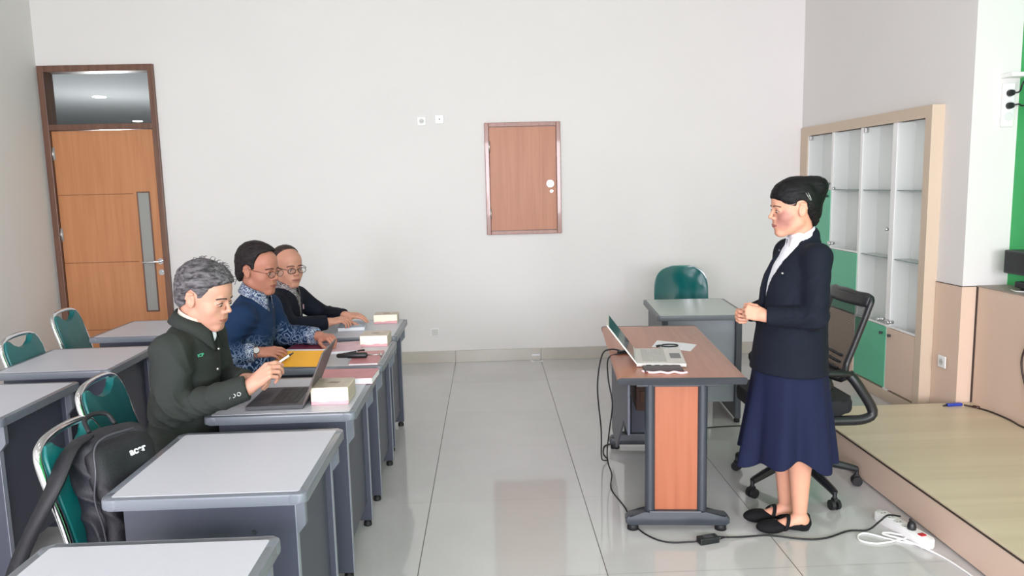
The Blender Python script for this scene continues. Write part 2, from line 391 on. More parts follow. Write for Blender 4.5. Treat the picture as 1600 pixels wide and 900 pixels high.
# ------------------------------------------------------------------ built-in glass cabinet
t = thing('display_cabinet', 'tall built-in cabinet with beige frame, glass doors and green panels', 'cabinet')
XF = 2.872; yn, yf = 4.915, 6.985; zt = 2.08
bm = bmesh.new(); box(bm, XF, XF+.09, yn, yn+.075, 0, zt, .002); box(bm, XF, XF+.02, yf-.15, yf, 0, zt, .002); box(bm, XF, XF+.06, yn+.075, yf-.15, 2.0, zt, .002); box(bm, XF, XF+.06, yn+.075, yf-.15, 0, .075, .002)
obj('frame', bm, mBeigeFrame, t)
ys_ = [6.835, 6.345, 5.85, 5.37, 4.99]
obj('back_board', B(XF+.14, XF+.16, yn+.07, yf-.1, .05, 2.0), mWhiteLam, t)
bm = bmesh.new(); box(bm, XF+.01, XF+.14, yn+.07, yf-.1, 2.0, 2.005); obj('inner_top', bm, mWhiteLam, t)
for i, y in enumerate(ys_):
    w_ = (.012, .018, .018, .03, .006)[i]
    obj('divider', B(XF+.008, XF+.14, y-w_, y+w_, .075, 2.0, .001), mWhiteLam, t)
doors = [(0, 1.53), (1, 1.04), (2, .545), (3, .545)]
for i, zb in doors:
    a, c = ys_[i+1]+.02, ys_[i]-.02
    g = obj('glass_door', B(XF+.012, XF+.017, a, c, zb+.012, 1.99), mGlass, t)
    knob_y = c-.05 if i % 2 else a+.05
    bm = bmesh.new(); cyl(bm, (XF-.02, knob_y, zb+.045), (XF+.012, knob_y, zb+.045), .009, .013, 12); cyl(bm, (XF-.035, knob_y, zb+.045), (XF-.018, knob_y, zb+.045), .016, seg=14)
    obj('door_knob', bm, mChrome, g); bm = bmesh.new()
    cyl(bm, (XF-.02, knob_y+(.05 if knob_y > (a+c)/2 else -.03), zb+.05), (XF+.012, knob_y+(.05 if knob_y > (a+c)/2 else -.03), zb+.05), .01, seg=10)
    obj('door_lock', bm, mChrome, g)
    obj('door_rail', B(XF+.006, XF+.02, a-.015, c+.015, zb, zb+.012), mWhiteLam, t)
    for zs in (1.525, 1.036, .9):
        if zs > zb+.03 and zs != .9: obj('glass_shelf', B(XF+.022, XF+.138, a, c, zs, zs+.006), mat('shelf_glass_edge', (120, 140, 134), .1), t)
    if i in (1, 2):
        bm = bmesh.new(); yy = a+.03 if i == 2 else c-.03; zz = 1.25 if i != 1 else 1.54
        cyl(bm, (XF-.012, yy, zz), (XF+.012, yy, zz), .008, .013, 12); obj('lock_stud', bm, mChrome, g)
solids = [(0, .56, 1.525, mGreen), (0, .08, .545, mBeige), (1, .56, 1.035, mGreen), (1, .08, .545, mBeige), (2, .09, .54, mGreen), (3, .09, .54, mBeige)]
for i, za, zb, mm in solids:
    a, c = ys_[i+1]+.008, ys_[i]-.008
    p = obj('cupboard_door', B(XF+.004, XF+.02, a, c, za, zb, .001), mm, t)
    bm = bmesh.new(); ky = a+.05 if i % 2 == 0 else c-.05; cyl(bm, (XF-.014, ky, zb-.05), (XF+.004, ky, zb-.05), .012, .009, 12)
    obj('door_knob', bm, mDarkMetal, p)
for yy in (6.79, 5.80):
    obj('top_catch', B(XF+.004, XF+.03, yy-.012, yy+.012, 1.96, 1.995, .002), mSteel, t)

# ------------------------------------------------------------------ student desks
def make_desk(label):
    t = thing('student_desk', label, 'desk')
    hx, hy, zt = .303, .31, .735
    bm = bmesh.new(); prism(bm, rrect(-hx, hx, -hy, hy, .03), 2, zt-.034, zt, .007)
    obj('edging', bm, mDeskEdge, t, smooth='auto')
    obj('desktop', PR(rrect(-hx+.024, hx-.024, -hy+.024, hy-.024, .008), 2, zt-.01, zt+.0012), mDeskTop, t)
    for x, y in ((-hx, -hy), (hx, -hy), (-hx, hy), (hx, hy)):
        bm = bmesh.new(); sx, sy = (1 if x > 0 else -1), (1 if y > 0 else -1)
        q = rrect(-.034, .034, -.034, .034, .024); pts = [(x-sx*.033+a, y-sy*.033+c) for a, c in q]
        prism(bm, pts, 2, zt-.033, zt+.0002, .006); obj('corner_cap', bm, mDeskEdge, t, smooth='auto')
    for s in (-1, 1):
        p = obj('side_panel', B(-.255, .258, s*.255-.0125, s*.255+.0125, .03, zt-.033, .001), mDeskPanel, t)
        for x in (-.225, .235):
            bm = bmesh.new(); lathe(bm, [(.012, .03), (.012, .022), (.019, .02), (.02, .003), (.018, 0)], (x, s*.255, 0), 14); obj('foot', bm, mRubber, p)
        bm = bmesh.new(); cyl(bm, (.13, s*(.2675), .60), (.13, s*(.271), .60), .008, .006, 12); obj('screw_cap', bm, mDarkMetal, p)
        obj('edge_strip', B(.258, .2605, s*.255-.0125, s*.255+.0125, .03, zt-.033), mat('pale_edge_strip', (140, 145, 155), .4), p)
    obj('modesty_panel', B(.222, .238, -.2425, .2425, .12, zt-.034), mDeskPanel, t)
    for s in (-1, 1): obj('bracket', PR([(.256, .70), (.288, .70), (.288, .62), (.256, .58)], 1, s*.255-.011, s*.255+.011), mDeskEdge, t)
    return t
desk_spots = [(-.865, 1.60, 0, 'grey-topped slate desk nearest the camera, cut off by the bottom edge'),
    (-.868, 2.492, 0, 'grey-topped slate desk with a bare top in front of the black backpack'),
    (-.862, 3.305, 0, 'slate desk holding the open black laptop and the nearest snack box'),
    (-.858, 4.115, 0, 'slate desk with yellow folder, pointer and the middle snack box'),
    (-.875, 4.865, 0, 'slate desk nearest the far wall in the men\'s row, with white book and snack box'),
    (-2.30, 3.36, 0, 'slate desk at the left edge, nearest of the rear desk row'),
    (-2.272, 4.19, 1.5, 'slate desk in the middle of the rear desk row'),
    (-2.24, 5.115, 0, 'grey desk in front of the wooden door')]
dk = make_desk(desk_spots[0][3])
for i, (x, y, a, lab) in enumerate(desk_spots):
    o = dk if i == 0 else copy_tree(dk)
    o.location = (x, y, 0); o.rotation_euler.z = R(a); o['label'] = lab; o['group'] = 'small desks with grey tops'
# grey desk beside the right wall side (turned to face the wall)
t = thing('side_desk', 'grey-topped desk behind the brown table, in front of the glossy teal chair', 'desk', (1.43, 5.29, 0), R(-4.2))
bm = bmesh.new(); prism(bm, rrect(-.30, .30, -.375, .375, .025), 2, .712, .745, .007); obj('edging', bm, mat('dark_edging', (92, 98, 102), .4), t, smooth='auto')
obj('desktop', PR(rrect(-.28, .28, -.355, .355, .008), 2, .74, .7462), mat('pale_green_grey_laminate', (176, 184, 180), .3, noise=.01), t)
for s in (-1, 1):
    p = obj('side_frame', B(s*.245-.02, s*.245+.02, -.335, .335, .03, .712, .003), mDarkMetal, t)
    for y in (-.31, .31):
        bm = bmesh.new(); lathe(bm, [(.012, .03), (.02, .02), (.02, 0)], (s*.245, y, 0), 12); obj('foot', bm, mRubber, p)
obj('modesty_panel', B(-.225, .225, -.30, -.285, .14, .712), mat('mid_grey_panel', (140, 146, 152), .4, noise=.03), t)

# ------------------------------------------------------------------ padded stacking chairs
def make_chair(label):
    t = thing('banquet_chair', label, 'chair')          # faces +X, origin under the seat centre
    hw = .182
    def bx(z): return -.20-.16*(z-.45)-.12*max(0, z-.6)
    pts = [(-.12, -hw, .0), (-.17, -hw, .22), (bx(.46), -hw, .46), (bx(.62), -hw, .62), (bx(.78), -hw, .78)]
    arch = [(bx(.85), -hw+.015, .85), (bx(.875), -hw+.055, .876), (bx(.885), -.08, .886), (bx(.89), 0, .89), (bx(.885), .08, .886), (bx(.875), hw-.055, .876), (bx(.85), hw-.015, .85)]
    allp = pts+arch+[(p[0], -p[1], p[2]) for p in pts[::-1]]
    obj('back_frame', T_(catmull(allp, 5), .0135, 10), mChrome, t)
    for s in (-1, 1):
        obj('leg', T_(catmull([(-.20, s*(hw+.0), .43), (-.02, s*hw, .435), (.18, s*hw, .43), (.205, s*hw, .40), (.215, s*hw, .20), (.23, s*hw, 0)], 5), .011, 8), mChrome, t)
    obj('stretcher', T_([(.216, -hw, .17), (.216, hw, .17)], .009, 8), mChrome, t)
    # back pad with crescent opening
    out = []; n = 10
    ztop = .872
    prof = [(-.188, .50)] + [(.188, .50)]
    poly = [(-.158, .47), (.158, .47), (.169, .52), (.169, .80), (.163, .84), (.143, ztop)]
    for k in range(n+1):
        a = math.pi*k/n; poly.append((.105*math.cos(a), ztop-.052*math.sin(a)**.8))
    poly += [(-.143, ztop), (-.163, .84), (-.169, .80), (-.169, .52)]
    bm = bmesh.new(); prism(bm, poly, 0, -.016, .016, .006)
    for v in bm.verts: v.co.x += bx(v.co.z)+.006+.012*(1-(v.co.y/.19)**2)*0
    obj('backrest', bm, mTeal, t, smooth='auto')
    bm = bmesh.new(); prism(bm, rrect(-.21, .215, -.178, .178, .05), 2, .435, .485, .014)
    obj('seat', bm, mTeal, t, smooth='auto')
    obj('seat_pan', PR(rrect(-.20, .205, -.168, .168, .05), 2, .425, .436), mDarkMetal, t)
    return t
ch = make_chair('')
cspots = [(-1.13, 2.50, 0, 'green padded chrome chair carrying the black backpack'),
          (-1.35, 3.16, 2, 'green padded chrome chair under the man in the dark green jacket'),
          (-1.27, 4.08, 0, 'green padded chrome chair under the man in the blue batik shirt'),
          (-1.27, 4.86, 0, 'green padded chrome chair under the man in the navy jacket'),
          (-2.34, 4.27, 2, 'green padded chair cut by the left edge, tucked at the middle rear desk'),
          (-2.56, 5.15, 4, 'green padded chair against the left wall, tucked at the desk before the door')]
for i, (x, y, a, lab) in enumerate(cspots):
    o = ch if i == 0 else copy_tree(ch)
    o.location = (x, y, 0); o.rotation_euler.z = R(a); o['label'] = lab; o['group'] = 'green padded chairs'; o.scale = (1, 1, .975)

# ------------------------------------------------------------------ glossy teal chair at the far wall
t = thing('shell_chair', 'glossy teal plastic shell chair between the side desk and the far wall', 'chair', (1.565, 5.93, 0), R(-90))
def shell(u, v):   # u -1..1 across, v 0..1 from seat front over to top of back
    if v < .5:
        s = v/.5; x = .22-.40*s; z = .45+.02*math.cos(s*3.1)-.0
    else:
        s = (v-.5)/.5; x = -.18-.05*s-.03*math.sin(s*3.1); z = .43+.50*s+.0
    if v >= .5:
        s = (v-.5)/.5; w_ = .215*(1-.0*s); z = .43+.515*s
        w_ = .220
        if s > .5: q = (s-.5)/.5; w_ = .220*max(.035, 1-q**3.6)**(1/2.8)
        x += .045*(u*u)*(1-s**6)
    else: w_ = .215
    return (x, u*w_, z+(.02*u*u if v < .5 else 0))
nu, nv = 20, 80
V = [shell(-1+2*i/nu, j/nv) for j in range(nv+1) for i in range(nu+1)]
F = [(j*(nu+1)+i, j*(nu+1)+i+1, (j+1)*(nu+1)+i+1, (j+1)*(nu+1)+i) for j in range(nv) for i in range(nu)]
o = obj('seat_shell', (V, [], F), mTealGloss, t, smooth=True); md = o.modifiers.new('s', 'SOLIDIFY'); md.thickness = .012
md = o.modifiers.new('b', 'BEVEL'); md.width = .004; md.segments = 2; md.limit_method = 'ANGLE'
for sx in (-.16, .17):
    for sy in (-.17, .17): obj('leg', T_([(sx*.9, sy*.9, .44), (sx*1.15, sy*1.1, 0)], .011, 8), mChrome, t)

# ------------------------------------------------------------------ brown table (presenter's desk)
t = thing('presenter_table', 'brown wood-top table with charcoal metal legs and orange end panel', 'table', (.9125, 3.956, 0), R(-5.2))
TZ = .75
bm = bmesh.new()
prof = [(-.29, TZ-.012), (-.286, TZ-.004), (-.275, TZ), (.275, TZ), (.286, TZ-.004), (.29, TZ-.014), (.286, TZ-.026), (.27, TZ-.03), (-.27, TZ-.03), (-.286, TZ-.024)]
prism(bm, prof, 1, -.63, .63); obj('tabletop', bm, mDeskWood, t, smooth='auto')
bm = bmesh.new()
prof2 = [(-.292, TZ-.012), (-.286, TZ-.003), (-.275, TZ+.001), (.275, TZ+.001), (.288, TZ-.003), (.292, TZ-.014), (.286, TZ-.032), (-.286, TZ-.032)]
bm.free()
for s in (-1, 1): obj('end_edging', PR(prof2, 1, s*.63-.004, s*.63+.008*s+.004), mDarkMetal, t)
for s in (-1, 1):
    y = s*.56
    for x in (-.135, .105):
        bm = bmesh.new(); cyl(bm, (x, y, .06), (x, y, TZ-.03), .024, seg=16); lg = obj('leg', bm, mDarkMetal, t, smooth='auto')
    bm = bmesh.new(); prism(bm, [(-.235, .028), (.215, .028), (.232, .04), (.232, .062), (.215, .078), (.12, .088), (.10, .10), (-.14, .10), (-.16, .088), (-.235, .076), (-.25, .062), (-.25, .04)], 1, y-.032, y+.032, .008)
    obj('leg_base', bm, mDarkMetal, lg, smooth='auto')
    for x in (-.215, .195):
        bm = bmesh.new(); lathe(bm, [(.02, .03), (.026, .02), (.028, 0)], (x, y, 0), 16); obj('foot', bm, mRubber, lg)
    obj('leg_panel', B(-.113, .083, min(y, y+s*.008), max(y, y+s*.008), .10, TZ-.03), mOrange, lg)
    obj('inner_panel', B(-.113, .083, min(y, y-s*.008), max(y, y-s*.008), .10, TZ-.03), mDeskPanel, lg)
    obj('top_bracket', B(-.20, .17, y-.02, y+.02, TZ-.055, TZ-.03, .003), mDarkMetal, lg)
bm = bmesh.new(); prism(bm, [(-.535, .72), (.535, .72), (.535, .13), (.20, .13), (-.30, .45), (-.535, .45)], 0, -.235, -.225); obj('modesty_panel', bm, mDeskPanel, t)
obj('drawer_unit', B(-.14, .22, .02, .50, .40, .715, .004), mat('drawer_brown', (92, 60, 50), .5, noise=.05), t)
for z in (.48, .565, .65): obj('drawer_front', B(-.12, .20, .014, .0215, z-.035, z+.03, .002), mat('drawer_front_brown', (112, 72, 58), .45), t)
# ------------------------------------------------------------------ laptops
def laptop(t, w, dpt, mbody, mkey, mscreen, open_deg, mlid, port=True):
    """origin at base centre, user side +X... hinge at -X, width along Y"""
    obj('base', B(-dpt/2, dpt/2, -w/2, w/2, .002, .019, .003), mbody, t)
    bm = bmesh.new(); nx, ny = 5, 14; kx = dpt*.5/nx; ky = (w-.05)/ny
    for i in range(nx):
        for j in range(ny):
            x0 = -dpt/2+.03+i*kx; y0_ = -w/2+.025+j*ky; box(bm, x0+.0015, x0+kx-.0015, y0_+.0015, y0_+ky-.0015, .019, .0205)
    obj('keyboard', bm, mkey, t)
    obj('touchpad', B(dpt*.22, dpt*.44, -.055, .055, .019, .0195), mat(mkey.name+'_pad', (90, 90, 92) if mbody is mSilver else (34, 34, 36), .35), t)
    a = R(open_deg); M = Matrix.Translation((-dpt/2+.004, 0, .017)) @ Matrix.Rotation(-a, 4, 'Y')
    bm = bmesh.new(); box(bm, 0, dpt, -w/2, w/2, -.0005, .0065, .002, M=M); lid = obj('lid', bm, mlid, t)
    bm = bmesh.new(); box(bm, .02, dpt-.012, -w/2+.01, w/2-.01, -.0012, -.0004, 0, M=M); obj('screen', bm, mscreen, lid)
    if port:
        bm = bmesh.new()
        for x in (-.06, -.02, .02, .06): box(bm, x-.012, x+.012, -w/2-.0008, -w/2+.001, .007, .013)
        obj('ports', bm, mDarkMetal, t)
mSilver = mat('silver_plastic', (205, 200, 194), .35)
mBlk = mat('laptop_black', (60, 60, 64), .4, noise=.03)
mScr = mat('screen_dark', (30, 42, 46), .08, coat=.6)
# black laptop in front of the man in green (hinge toward +X)
t = thing('laptop', 'open black laptop on the desk of the man in the dark green jacket', 'laptop', (-.90, 3.215, .7362), R(180+1))
laptop(t, .30, .235, mBlk, mat('laptop_keys', (12, 12, 14), .45), mScr, 113, mat('laptop_lid_brown', (84, 74, 74), .4))
t = thing('laptop', 'open silver laptop with dark screen on the brown wooden table', 'laptop', (.835, 3.70, .7505), R(-9))
laptop(t, .34, .235, mSilver, mat('silver_keys', (178, 176, 170), .5), mScr, 127, mSilver)
# ------------------------------------------------------------------ things on the brown table
def sheet(bm, pts, z, t=.0008): prism(bm, pts, 2, z, z+t)
bm = bmesh.new(); sheet(bm, [(.86, 3.99), (1.035, 3.86), (1.11, 4.01), (1.06, 4.06), (.925, 4.15)], .7505); bmesh.ops.subdivide_edges(bm, edges=bm.edges[:], cuts=2)
tag(obj('paper_sheets', bm, mPaper), 'crumpled white papers behind the silver laptop', 'paper')
bm = bmesh.new(); tube(bm, catmull([(.955+.045*math.cos(a), 3.985+.03*math.sin(a), .757) for a in [k*math.pi/4 for k in range(8)]], 4, True), .0035, 6, closed=True)
tube(bm, catmull([(.88, 3.96, .757), (.90, 3.975, .757), (.885, 3.99, .757), (.91, 4.0, .757)], 4), .0035, 6)
tag(obj('cable_coil', bm, mRubber), 'small black coiled cable lying on the white papers', 'cable')
t = thing('document_pouch', 'dark phone wallet lying in front of the silver laptop', 'phone case', (.80, 3.475, .7505), R(-3))
obj('cover', B(-.09, .09, -.04, .04, .002, .016, .004), mat('brown_black_leather', (50, 38, 38), .4, noise=.1), t)
obj('lower_cover', B(-.088, .095, -.048, .036, 0, .006, .002), mat('maroon_leather', (96, 34, 40), .5), t)
bm = bmesh.new(); tube(bm, catmull([(.70, 3.46, .754), (.74, 3.425, .754), (.78, 3.42, .757), (.81, 3.405, .754), (.84, 3.415, .757), (.87, 3.40, .754), (.90, 3.41, .754)], 5), .0055, 6)
tag(obj('lanyard', bm, mat('pale_pink', (242, 214, 216), .7)), 'pale pink crumpled cord at the near edge of the brown table', 'cord')
t = thing('cable_plug', 'black plug and connector on the left edge of the brown table', 'plug', (.685, 3.86, .7505), R(30))
obj('plug_body', B(-.035, .035, -.012, .012, 0, .016, .004), mBlack, t); obj('second_plug', B(-.0, .06, -.04, -.02, 0, .014, .004), mat('blue_grey_plastic', (50, 60, 84), .4), t)

def cable(label, pts, r, m, name='cable', n=8, cat='cable', parent=None):
    bm = bmesh.new(); tube(bm, catmull(pts, n), r, 8); o = obj(name, bm, m, parent); return tag(o, label, cat) if not parent else o
fz_ = .0045
cable('outer black cable hanging in a loop from the left edge of the brown table', [(.69, 3.87, .757), (.63, 3.93, .757), (.585, 3.95, .72), (.56, 3.95, .55), (.585, 4.0, .30), (.60, 4.1, .12), (.63, 4.25, .03), (.67, 4.32, fz_), (.66, 4.42, fz_), (.685, 4.55, fz_), (.74, 4.60, fz_)], .0042, mRubber)
t = thing('power_adapter', 'black brick power adapter with its cords on the floor in front of the table', 'power adapter', (.965, 3.25, 0), R(14))
obj('adapter_brick', B(-.055, .04, -.022, .022, .0, .03, .004), mBlack, t); obj('strain_relief', T_([(.04, 0, .014), (.075, 0, .012)], [.010, .005], 10), mBlack, t)
obj('adapter_label', B(-.03, .015, -.012, .012, .03, .0305), mat('label_grey', (70, 70, 74), .5), t)
cable('inner black cable running from the brown table down to the power adapter brick', [(.71, 3.84, .757), (.655, 3.83, .755), (.60, 3.83, .73), (.60, 3.83, .62), (.615, 3.80, .5), (.61, 3.86, .35), (.61, 3.95, .20), (.625, 4.02, .10), (.645, 4.02, .03), (.62, 3.88, fz_), (.65, 3.65, fz_), (.655, 3.47, fz_), (.70, 3.33, fz_), (.78, 3.255, fz_), (.91, 3.237, .012)], .0038, mRubber)
cable('black cable on the floor from the power adapter to the power strip', [(1.04, 3.268, .012), (1.12, 3.28, fz_), (1.25, 3.285, fz_), (1.40, 3.235, fz_), (1.50, 3.24, fz_), (1.63, 3.30, fz_), (1.72, 3.30, .006), (1.79, 3.33, .03), (1.83, 3.33, .06), (1.858, 3.275, .078)], .0042, mRubber)
cable('black cable on the floor passing under the office chair', [(1.05, 4.78, fz_), (1.22, 4.77, fz_), (1.40, 4.84, fz_), (1.60, 4.86, fz_), (1.90, 4.85, fz_)], .004, mRubber)
# power strip
t = thing('power_strip', 'white power strip with red switch on the floor beside the platform', 'power strip')
t.matrix_world = frameM((1.868, 3.265, .0), (.34, -.94, 0), (0, 0, 1)) if False else frameM((1.868, 3.265, .001), Vector((.065, -.30, 0)), (0, 0, 1))
bm = bmesh.new(); prism(bm, rrect(-.165, .165, -.03, .03, .018), 2, 0, .042, .006); obj('strip_body', bm, mWhite, t, smooth='auto')
for k, x in enumerate((-.13, -.08, -.03, .02)):
    bm = bmesh.new(); lathe(bm, [(.021, .042), (.021, .0435), (.018, .0435), (.0175, .043)], (x, 0, 0), 18); o = obj('socket', bm, mat('socket_white', (222, 222, 220), .4), t)
    bm = bmesh.new(); cyl(bm, (x, -.009, .0432), (x, -.009, .0442), .003, seg=8); cyl(bm, (x, .009, .0432), (x, .009, .0442), .003, seg=8); obj('pin_hole', bm, mRubber, o)
bm = bmesh.new(); box(bm, .10, .125, -.014, .014, .042, .048, .002); obj('switch', bm, mat('red_switch', (176, 28, 34), .3), t)
t = thing('power_plug', 'black round mains plug pushed into the white power strip', 'plug')
t.matrix_world = frameM((1.878, 3.215, .045), (.3, .9, 0), (0, 0, 1)); bm = bmesh.new(); lathe(bm, [(.019, 0), (.02, .012), (.016, .028), (.008, .036)], seg=16); tube(bm, [(0, 0, .02), (.035, 0, .03)], [.011, .006], 10); obj('plug_body', bm, mBlack, t)
cable('white cord of the power strip looping on the floor and running toward the camera', [(1.90, 3.11, .015), (1.86, 3.15, fz_), (1.78, 3.20, fz_), (1.70, 3.27, fz_), (1.65, 3.25, fz_), (1.64, 3.20, fz_), (1.70, 3.17, fz_), (1.80, 3.19, .006), (1.86, 3.22, fz_), (1.80, 3.25, .012), (1.76, 3.24, .014), (1.83, 3.17, .013), (1.90, 3.06, fz_), (1.925, 2.95, fz_), (1.935, 2.8, fz_), (1.92, 2.5, fz_)], .0042, mWhite)
# cable and adaptor on the platform, ledge things
t = thing('usb_adapter', 'blue plastic dongle on the platform beside the wainscot corner', 'adapter', (2.90, 4.565, .187), R(5))
obj('adapter_body', B(-.05, .05, -.014, .014, 0, .018, .006), mat('blue_plastic', (44, 66, 168), .35), t); obj('adapter_tail', T_([(-.05, 0, .008), (-.075, .0, .004)], [.007, .004], 8), mBlack, t)
o = cable('brown-black cable hanging from the ledge and lying along the platform', [(2.955, 4.55, .195), (3.0, 4.50, .192), (3.03, 4.40, .192), (3.035, 4.25, .192), (3.02, 4.12, .192), (3.03, 4.08, .21), (3.045, 4.12, .35), (3.05, 4.20, .55), (3.046, 4.13, .75), (3.04, 4.14, .90), (3.06, 4.17, .948), (3.10, 4.2, .945)], .0055, mat('brown_black_rubber', (52, 38, 34), .5))
t = thing('ferrite_bead', 'dark cylindrical bead on the platform cable by the wall corner', 'cable bead', (3.0, 4.50, .196), R(-60)); bm = bmesh.new(); cyl(bm, (-.018, 0, 0), (.018, 0, 0), .009, seg=12); obj('bead', bm, mat('brown_bead', (70, 44, 40), .4), t)
t = thing('router_box', 'flat black device lying on the ledge by the green wall', 'device', (3.19, 4.30, .938), 0)
obj('casing', B(-.05, .055, -.13, .13, .012, .05, .006), mBlack, t); obj('foot_pad', B(-.03, .03, -.1, .1, 0, .012), mRubber, t)
bm = bmesh.new(); tube(bm, catmull([(3.10, 4.40, .943), (3.08, 4.33, .943), (3.12, 4.28, .943), (3.09, 4.20, .943)], 5), .004, 6); tag(obj('cable', bm, mat('white_cable_rubber', (210, 210, 208), .5)), 'thin white cable curled on the ledge top', 'cable')
t = thing('wall_speaker', 'dark grey box speaker mounted on the green wall above the ledge', 'speaker', (3.20, 4.42, 1.03), 0)
obj('casing', B(-.07, .05, -.14, .10, 0, .14, .005), mat('dark_grey_casing', (58, 62, 64), .5, noise=.04), t); obj('grille', B(-.074, -.07, -.125, .085, .012, .128), mat('grille_grey', (46, 48, 50), .7, noise=.3, nscale=300), t)
t = thing('socket_strip', 'white vertical socket strip high on the bright wall face at the right edge', 'socket'); t.matrix_world = frameM((3.175, YC, 2.04), (1, 0, 0), (0, -1, 0))
obj('strip_body', B(-.037, .037, -.13, .13, 0, .022, .006), mWhite, t)
for z in (.07, .0, -.07):
    bm = bmesh.new(); lathe(bm, [(.027, .022), (.027, .0235), (.024, .0235)], (0, z, 0), 18); obj('socket', bm, MATS['socket_white'], t)
bm = bmesh.new(); box(bm, 3.13, 3.25, YC-.10, YC, 2.20, 2.225, .003)
tag(obj('wall_shelf', bm, mWhite), 'small white shelf above the socket strip at the right edge', 'shelf')
for z, zz, lab in ((2.11, 2.18, 'upper'), (2.035, 2.03, 'lower')):
    t = thing('wall_plug', lab+' black plug in the white wall socket strip', 'plug', (3.175, YC-.022, z), 0)
    bm = bmesh.new(); cyl(bm, (0, 0, 0), (0, -.03, 0), .021, .017, 16); obj('plug_body', bm, mBlack, t)
    bm = bmesh.new(); tube(bm, catmull([(0, -.028, 0), (.03, -.045, .005), (.055, -.06, zz-z+.0), (.055, -.30, zz-z+.02)], 5), .005, 8); obj('cord', bm, mBlack, t)

# ------------------------------------------------------------------ office chair
t = thing('office_chair', 'black mesh office chair on castors behind the standing woman', 'chair', (1.62, 3.88, 0), 0)
cc = Vector((1.62, 3.88, 0))
for (x, y) in ((1.325, 3.72), (1.673, 3.54), (1.925, 3.83), (1.37, 4.10), (1.76, 4.19)):
    p = Vector((x, y, 0))-cc; dr = p.normalized(); q = Vector((-dr.y, dr.x, 0))
    bm = bmesh.new(); tube(bm, [dr*.03+Vector((0, 0, .135)), dr*.12+Vector((0, 0, .135)), p*.93+Vector((0, 0, .095)), p*1.0+Vector((0, 0, .088))], [.030, .026, .019, .017], 8); tube(bm, [p+Vector((0, 0, .095)), p+Vector((0, 0, .055))], .011, 8)
    s = obj('base_spoke', bm, mBlack, t, smooth='auto')
    bm = bmesh.new()
    for k in (-1, 1): cyl(bm, p+q*(k*.007)+Vector((0, 0, .027)), p+q*(k*.024)+Vector((0, 0, .027)), .027, .025, 18)
    tube(bm, [p-q*.01+Vector((0, 0, .05)), p+q*.01+Vector((0, 0, .05))], .016, 10)
    obj('castor', bm, mRubber, s, smooth='auto')
bm = bmesh.new(); cyl(bm, (0, 0, .10), (0, 0, .24), .034); cyl(bm, (0, 0, .24), (0, 0, .41), .02); obj('gas_column', bm, mBlack, t)
obj('tilt_mechanism', B(-.11, .12, -.08, .08, .40, .445, .01), mBlack, t)
bm = bmesh.new(); prism(bm, rrect(-.28, .21, -.235, .235, .09), 2, .445, .52, .022); obj('seat', bm, mBlackFab, t, smooth='auto')
def bk(y, z):  # back surface
    s = (z-.60)/.45; return .125+.13*s**1.5*(1 if s > 0 else 0)+.02*math.sin(s*3)-.035*(1-(y/.23)**2)+.02
def grid(fn, nu, nv): return ([fn(i/nu, j/nv) for j in range(nv+1) for i in range(nu+1)], [], [(j*(nu+1)+i, j*(nu+1)+i+1, (j+1)*(nu+1)+i+1, (j+1)*(nu+1)+i) for j in range(nv) for i in range(nu)])
def bkw(z): return .215-.03*max(0, (1.05-z)/.45)
obj('mesh_back', grid(lambda u, v: (bk((u*2-1)*.2, .62+.415*v), (u*2-1)*bkw(.62+.415*v), .62+.415*v), 10, 12), mMesh, t, smooth=True)
loop = []
for z in (.62, .7, .8, .9, .97): loop.append((bk(bkw(z), z), -bkw(z), z))
for y in (-.20, -.1, 0, .1, .20): loop.append((bk(y, 1.04), y, 1.045-.012*abs(y)/.2))
for z in (.97, .9, .8, .7, .62): loop.append((bk(bkw(z), z), bkw(z), z))
bm = bmesh.new(); tube(bm, catmull(loop, 4, True), .016, 8, closed=True); obj('back_rim', bm, mBlack, t)
Vt, _, Ft = grid(lambda u, v: (bk((u*2-1)*.2, .985+.06*v)-.002, (u*2-1)*bkw(1.0), (.985 - .03*(1-abs(u*2-1)) *0+ .06*v) - (1-v)*.0), 10, 3)
o = obj('headband', (Vt, [], Ft), mBlack, t, smooth=True); o.modifiers.new('s', 'SOLIDIFY').thickness = .012
for k in range(4): bm = bmesh.new(); z = .635+.033*k; tube(bm, catmull([(bk(.15, z)-.006, -.15, z), (bk(0, z)-.012, 0, z+.014), (bk(.15, z)-.006, .15, z)], 5), .0075, 6); obj('lumbar_slat', bm, mBlack, t)
for s in (-1, 1):
    pts = [(.155, s*.225, .66), (.20, s*.24, .60), (.275, s*.245, .47), (.235, s*.245, .428), (.12, s*.24, .422), (-.02, s*.235, .425)]
    bm = bmesh.new(); tube(bm, catmull(pts, 4), .025, 8); obj('side_arm', bm, mBlack, t, smooth=True)
    bm = bmesh.new(); tube(bm, catmull([(.165, s*.235, .655), (.10, s*.25, .665), (-.12, s*.25, .67), (-.17, s*.25, .645), (-.10, s*.24, .52), (-.04, s*.235, .43)], 4), .016, 8); obj('armrest', bm, mBlack, t, smooth=True)
bm = bmesh.new(); tube(bm, [(.15, -.225, .65), (.14, 0, .63), (.15, .225, .65)], .022, 8); tube(bm, [(.14, 0, .63), (.17, 0, .5), (.08, 0, .43)], .022, 8); obj('back_support', bm, mBlack, t, smooth=True)

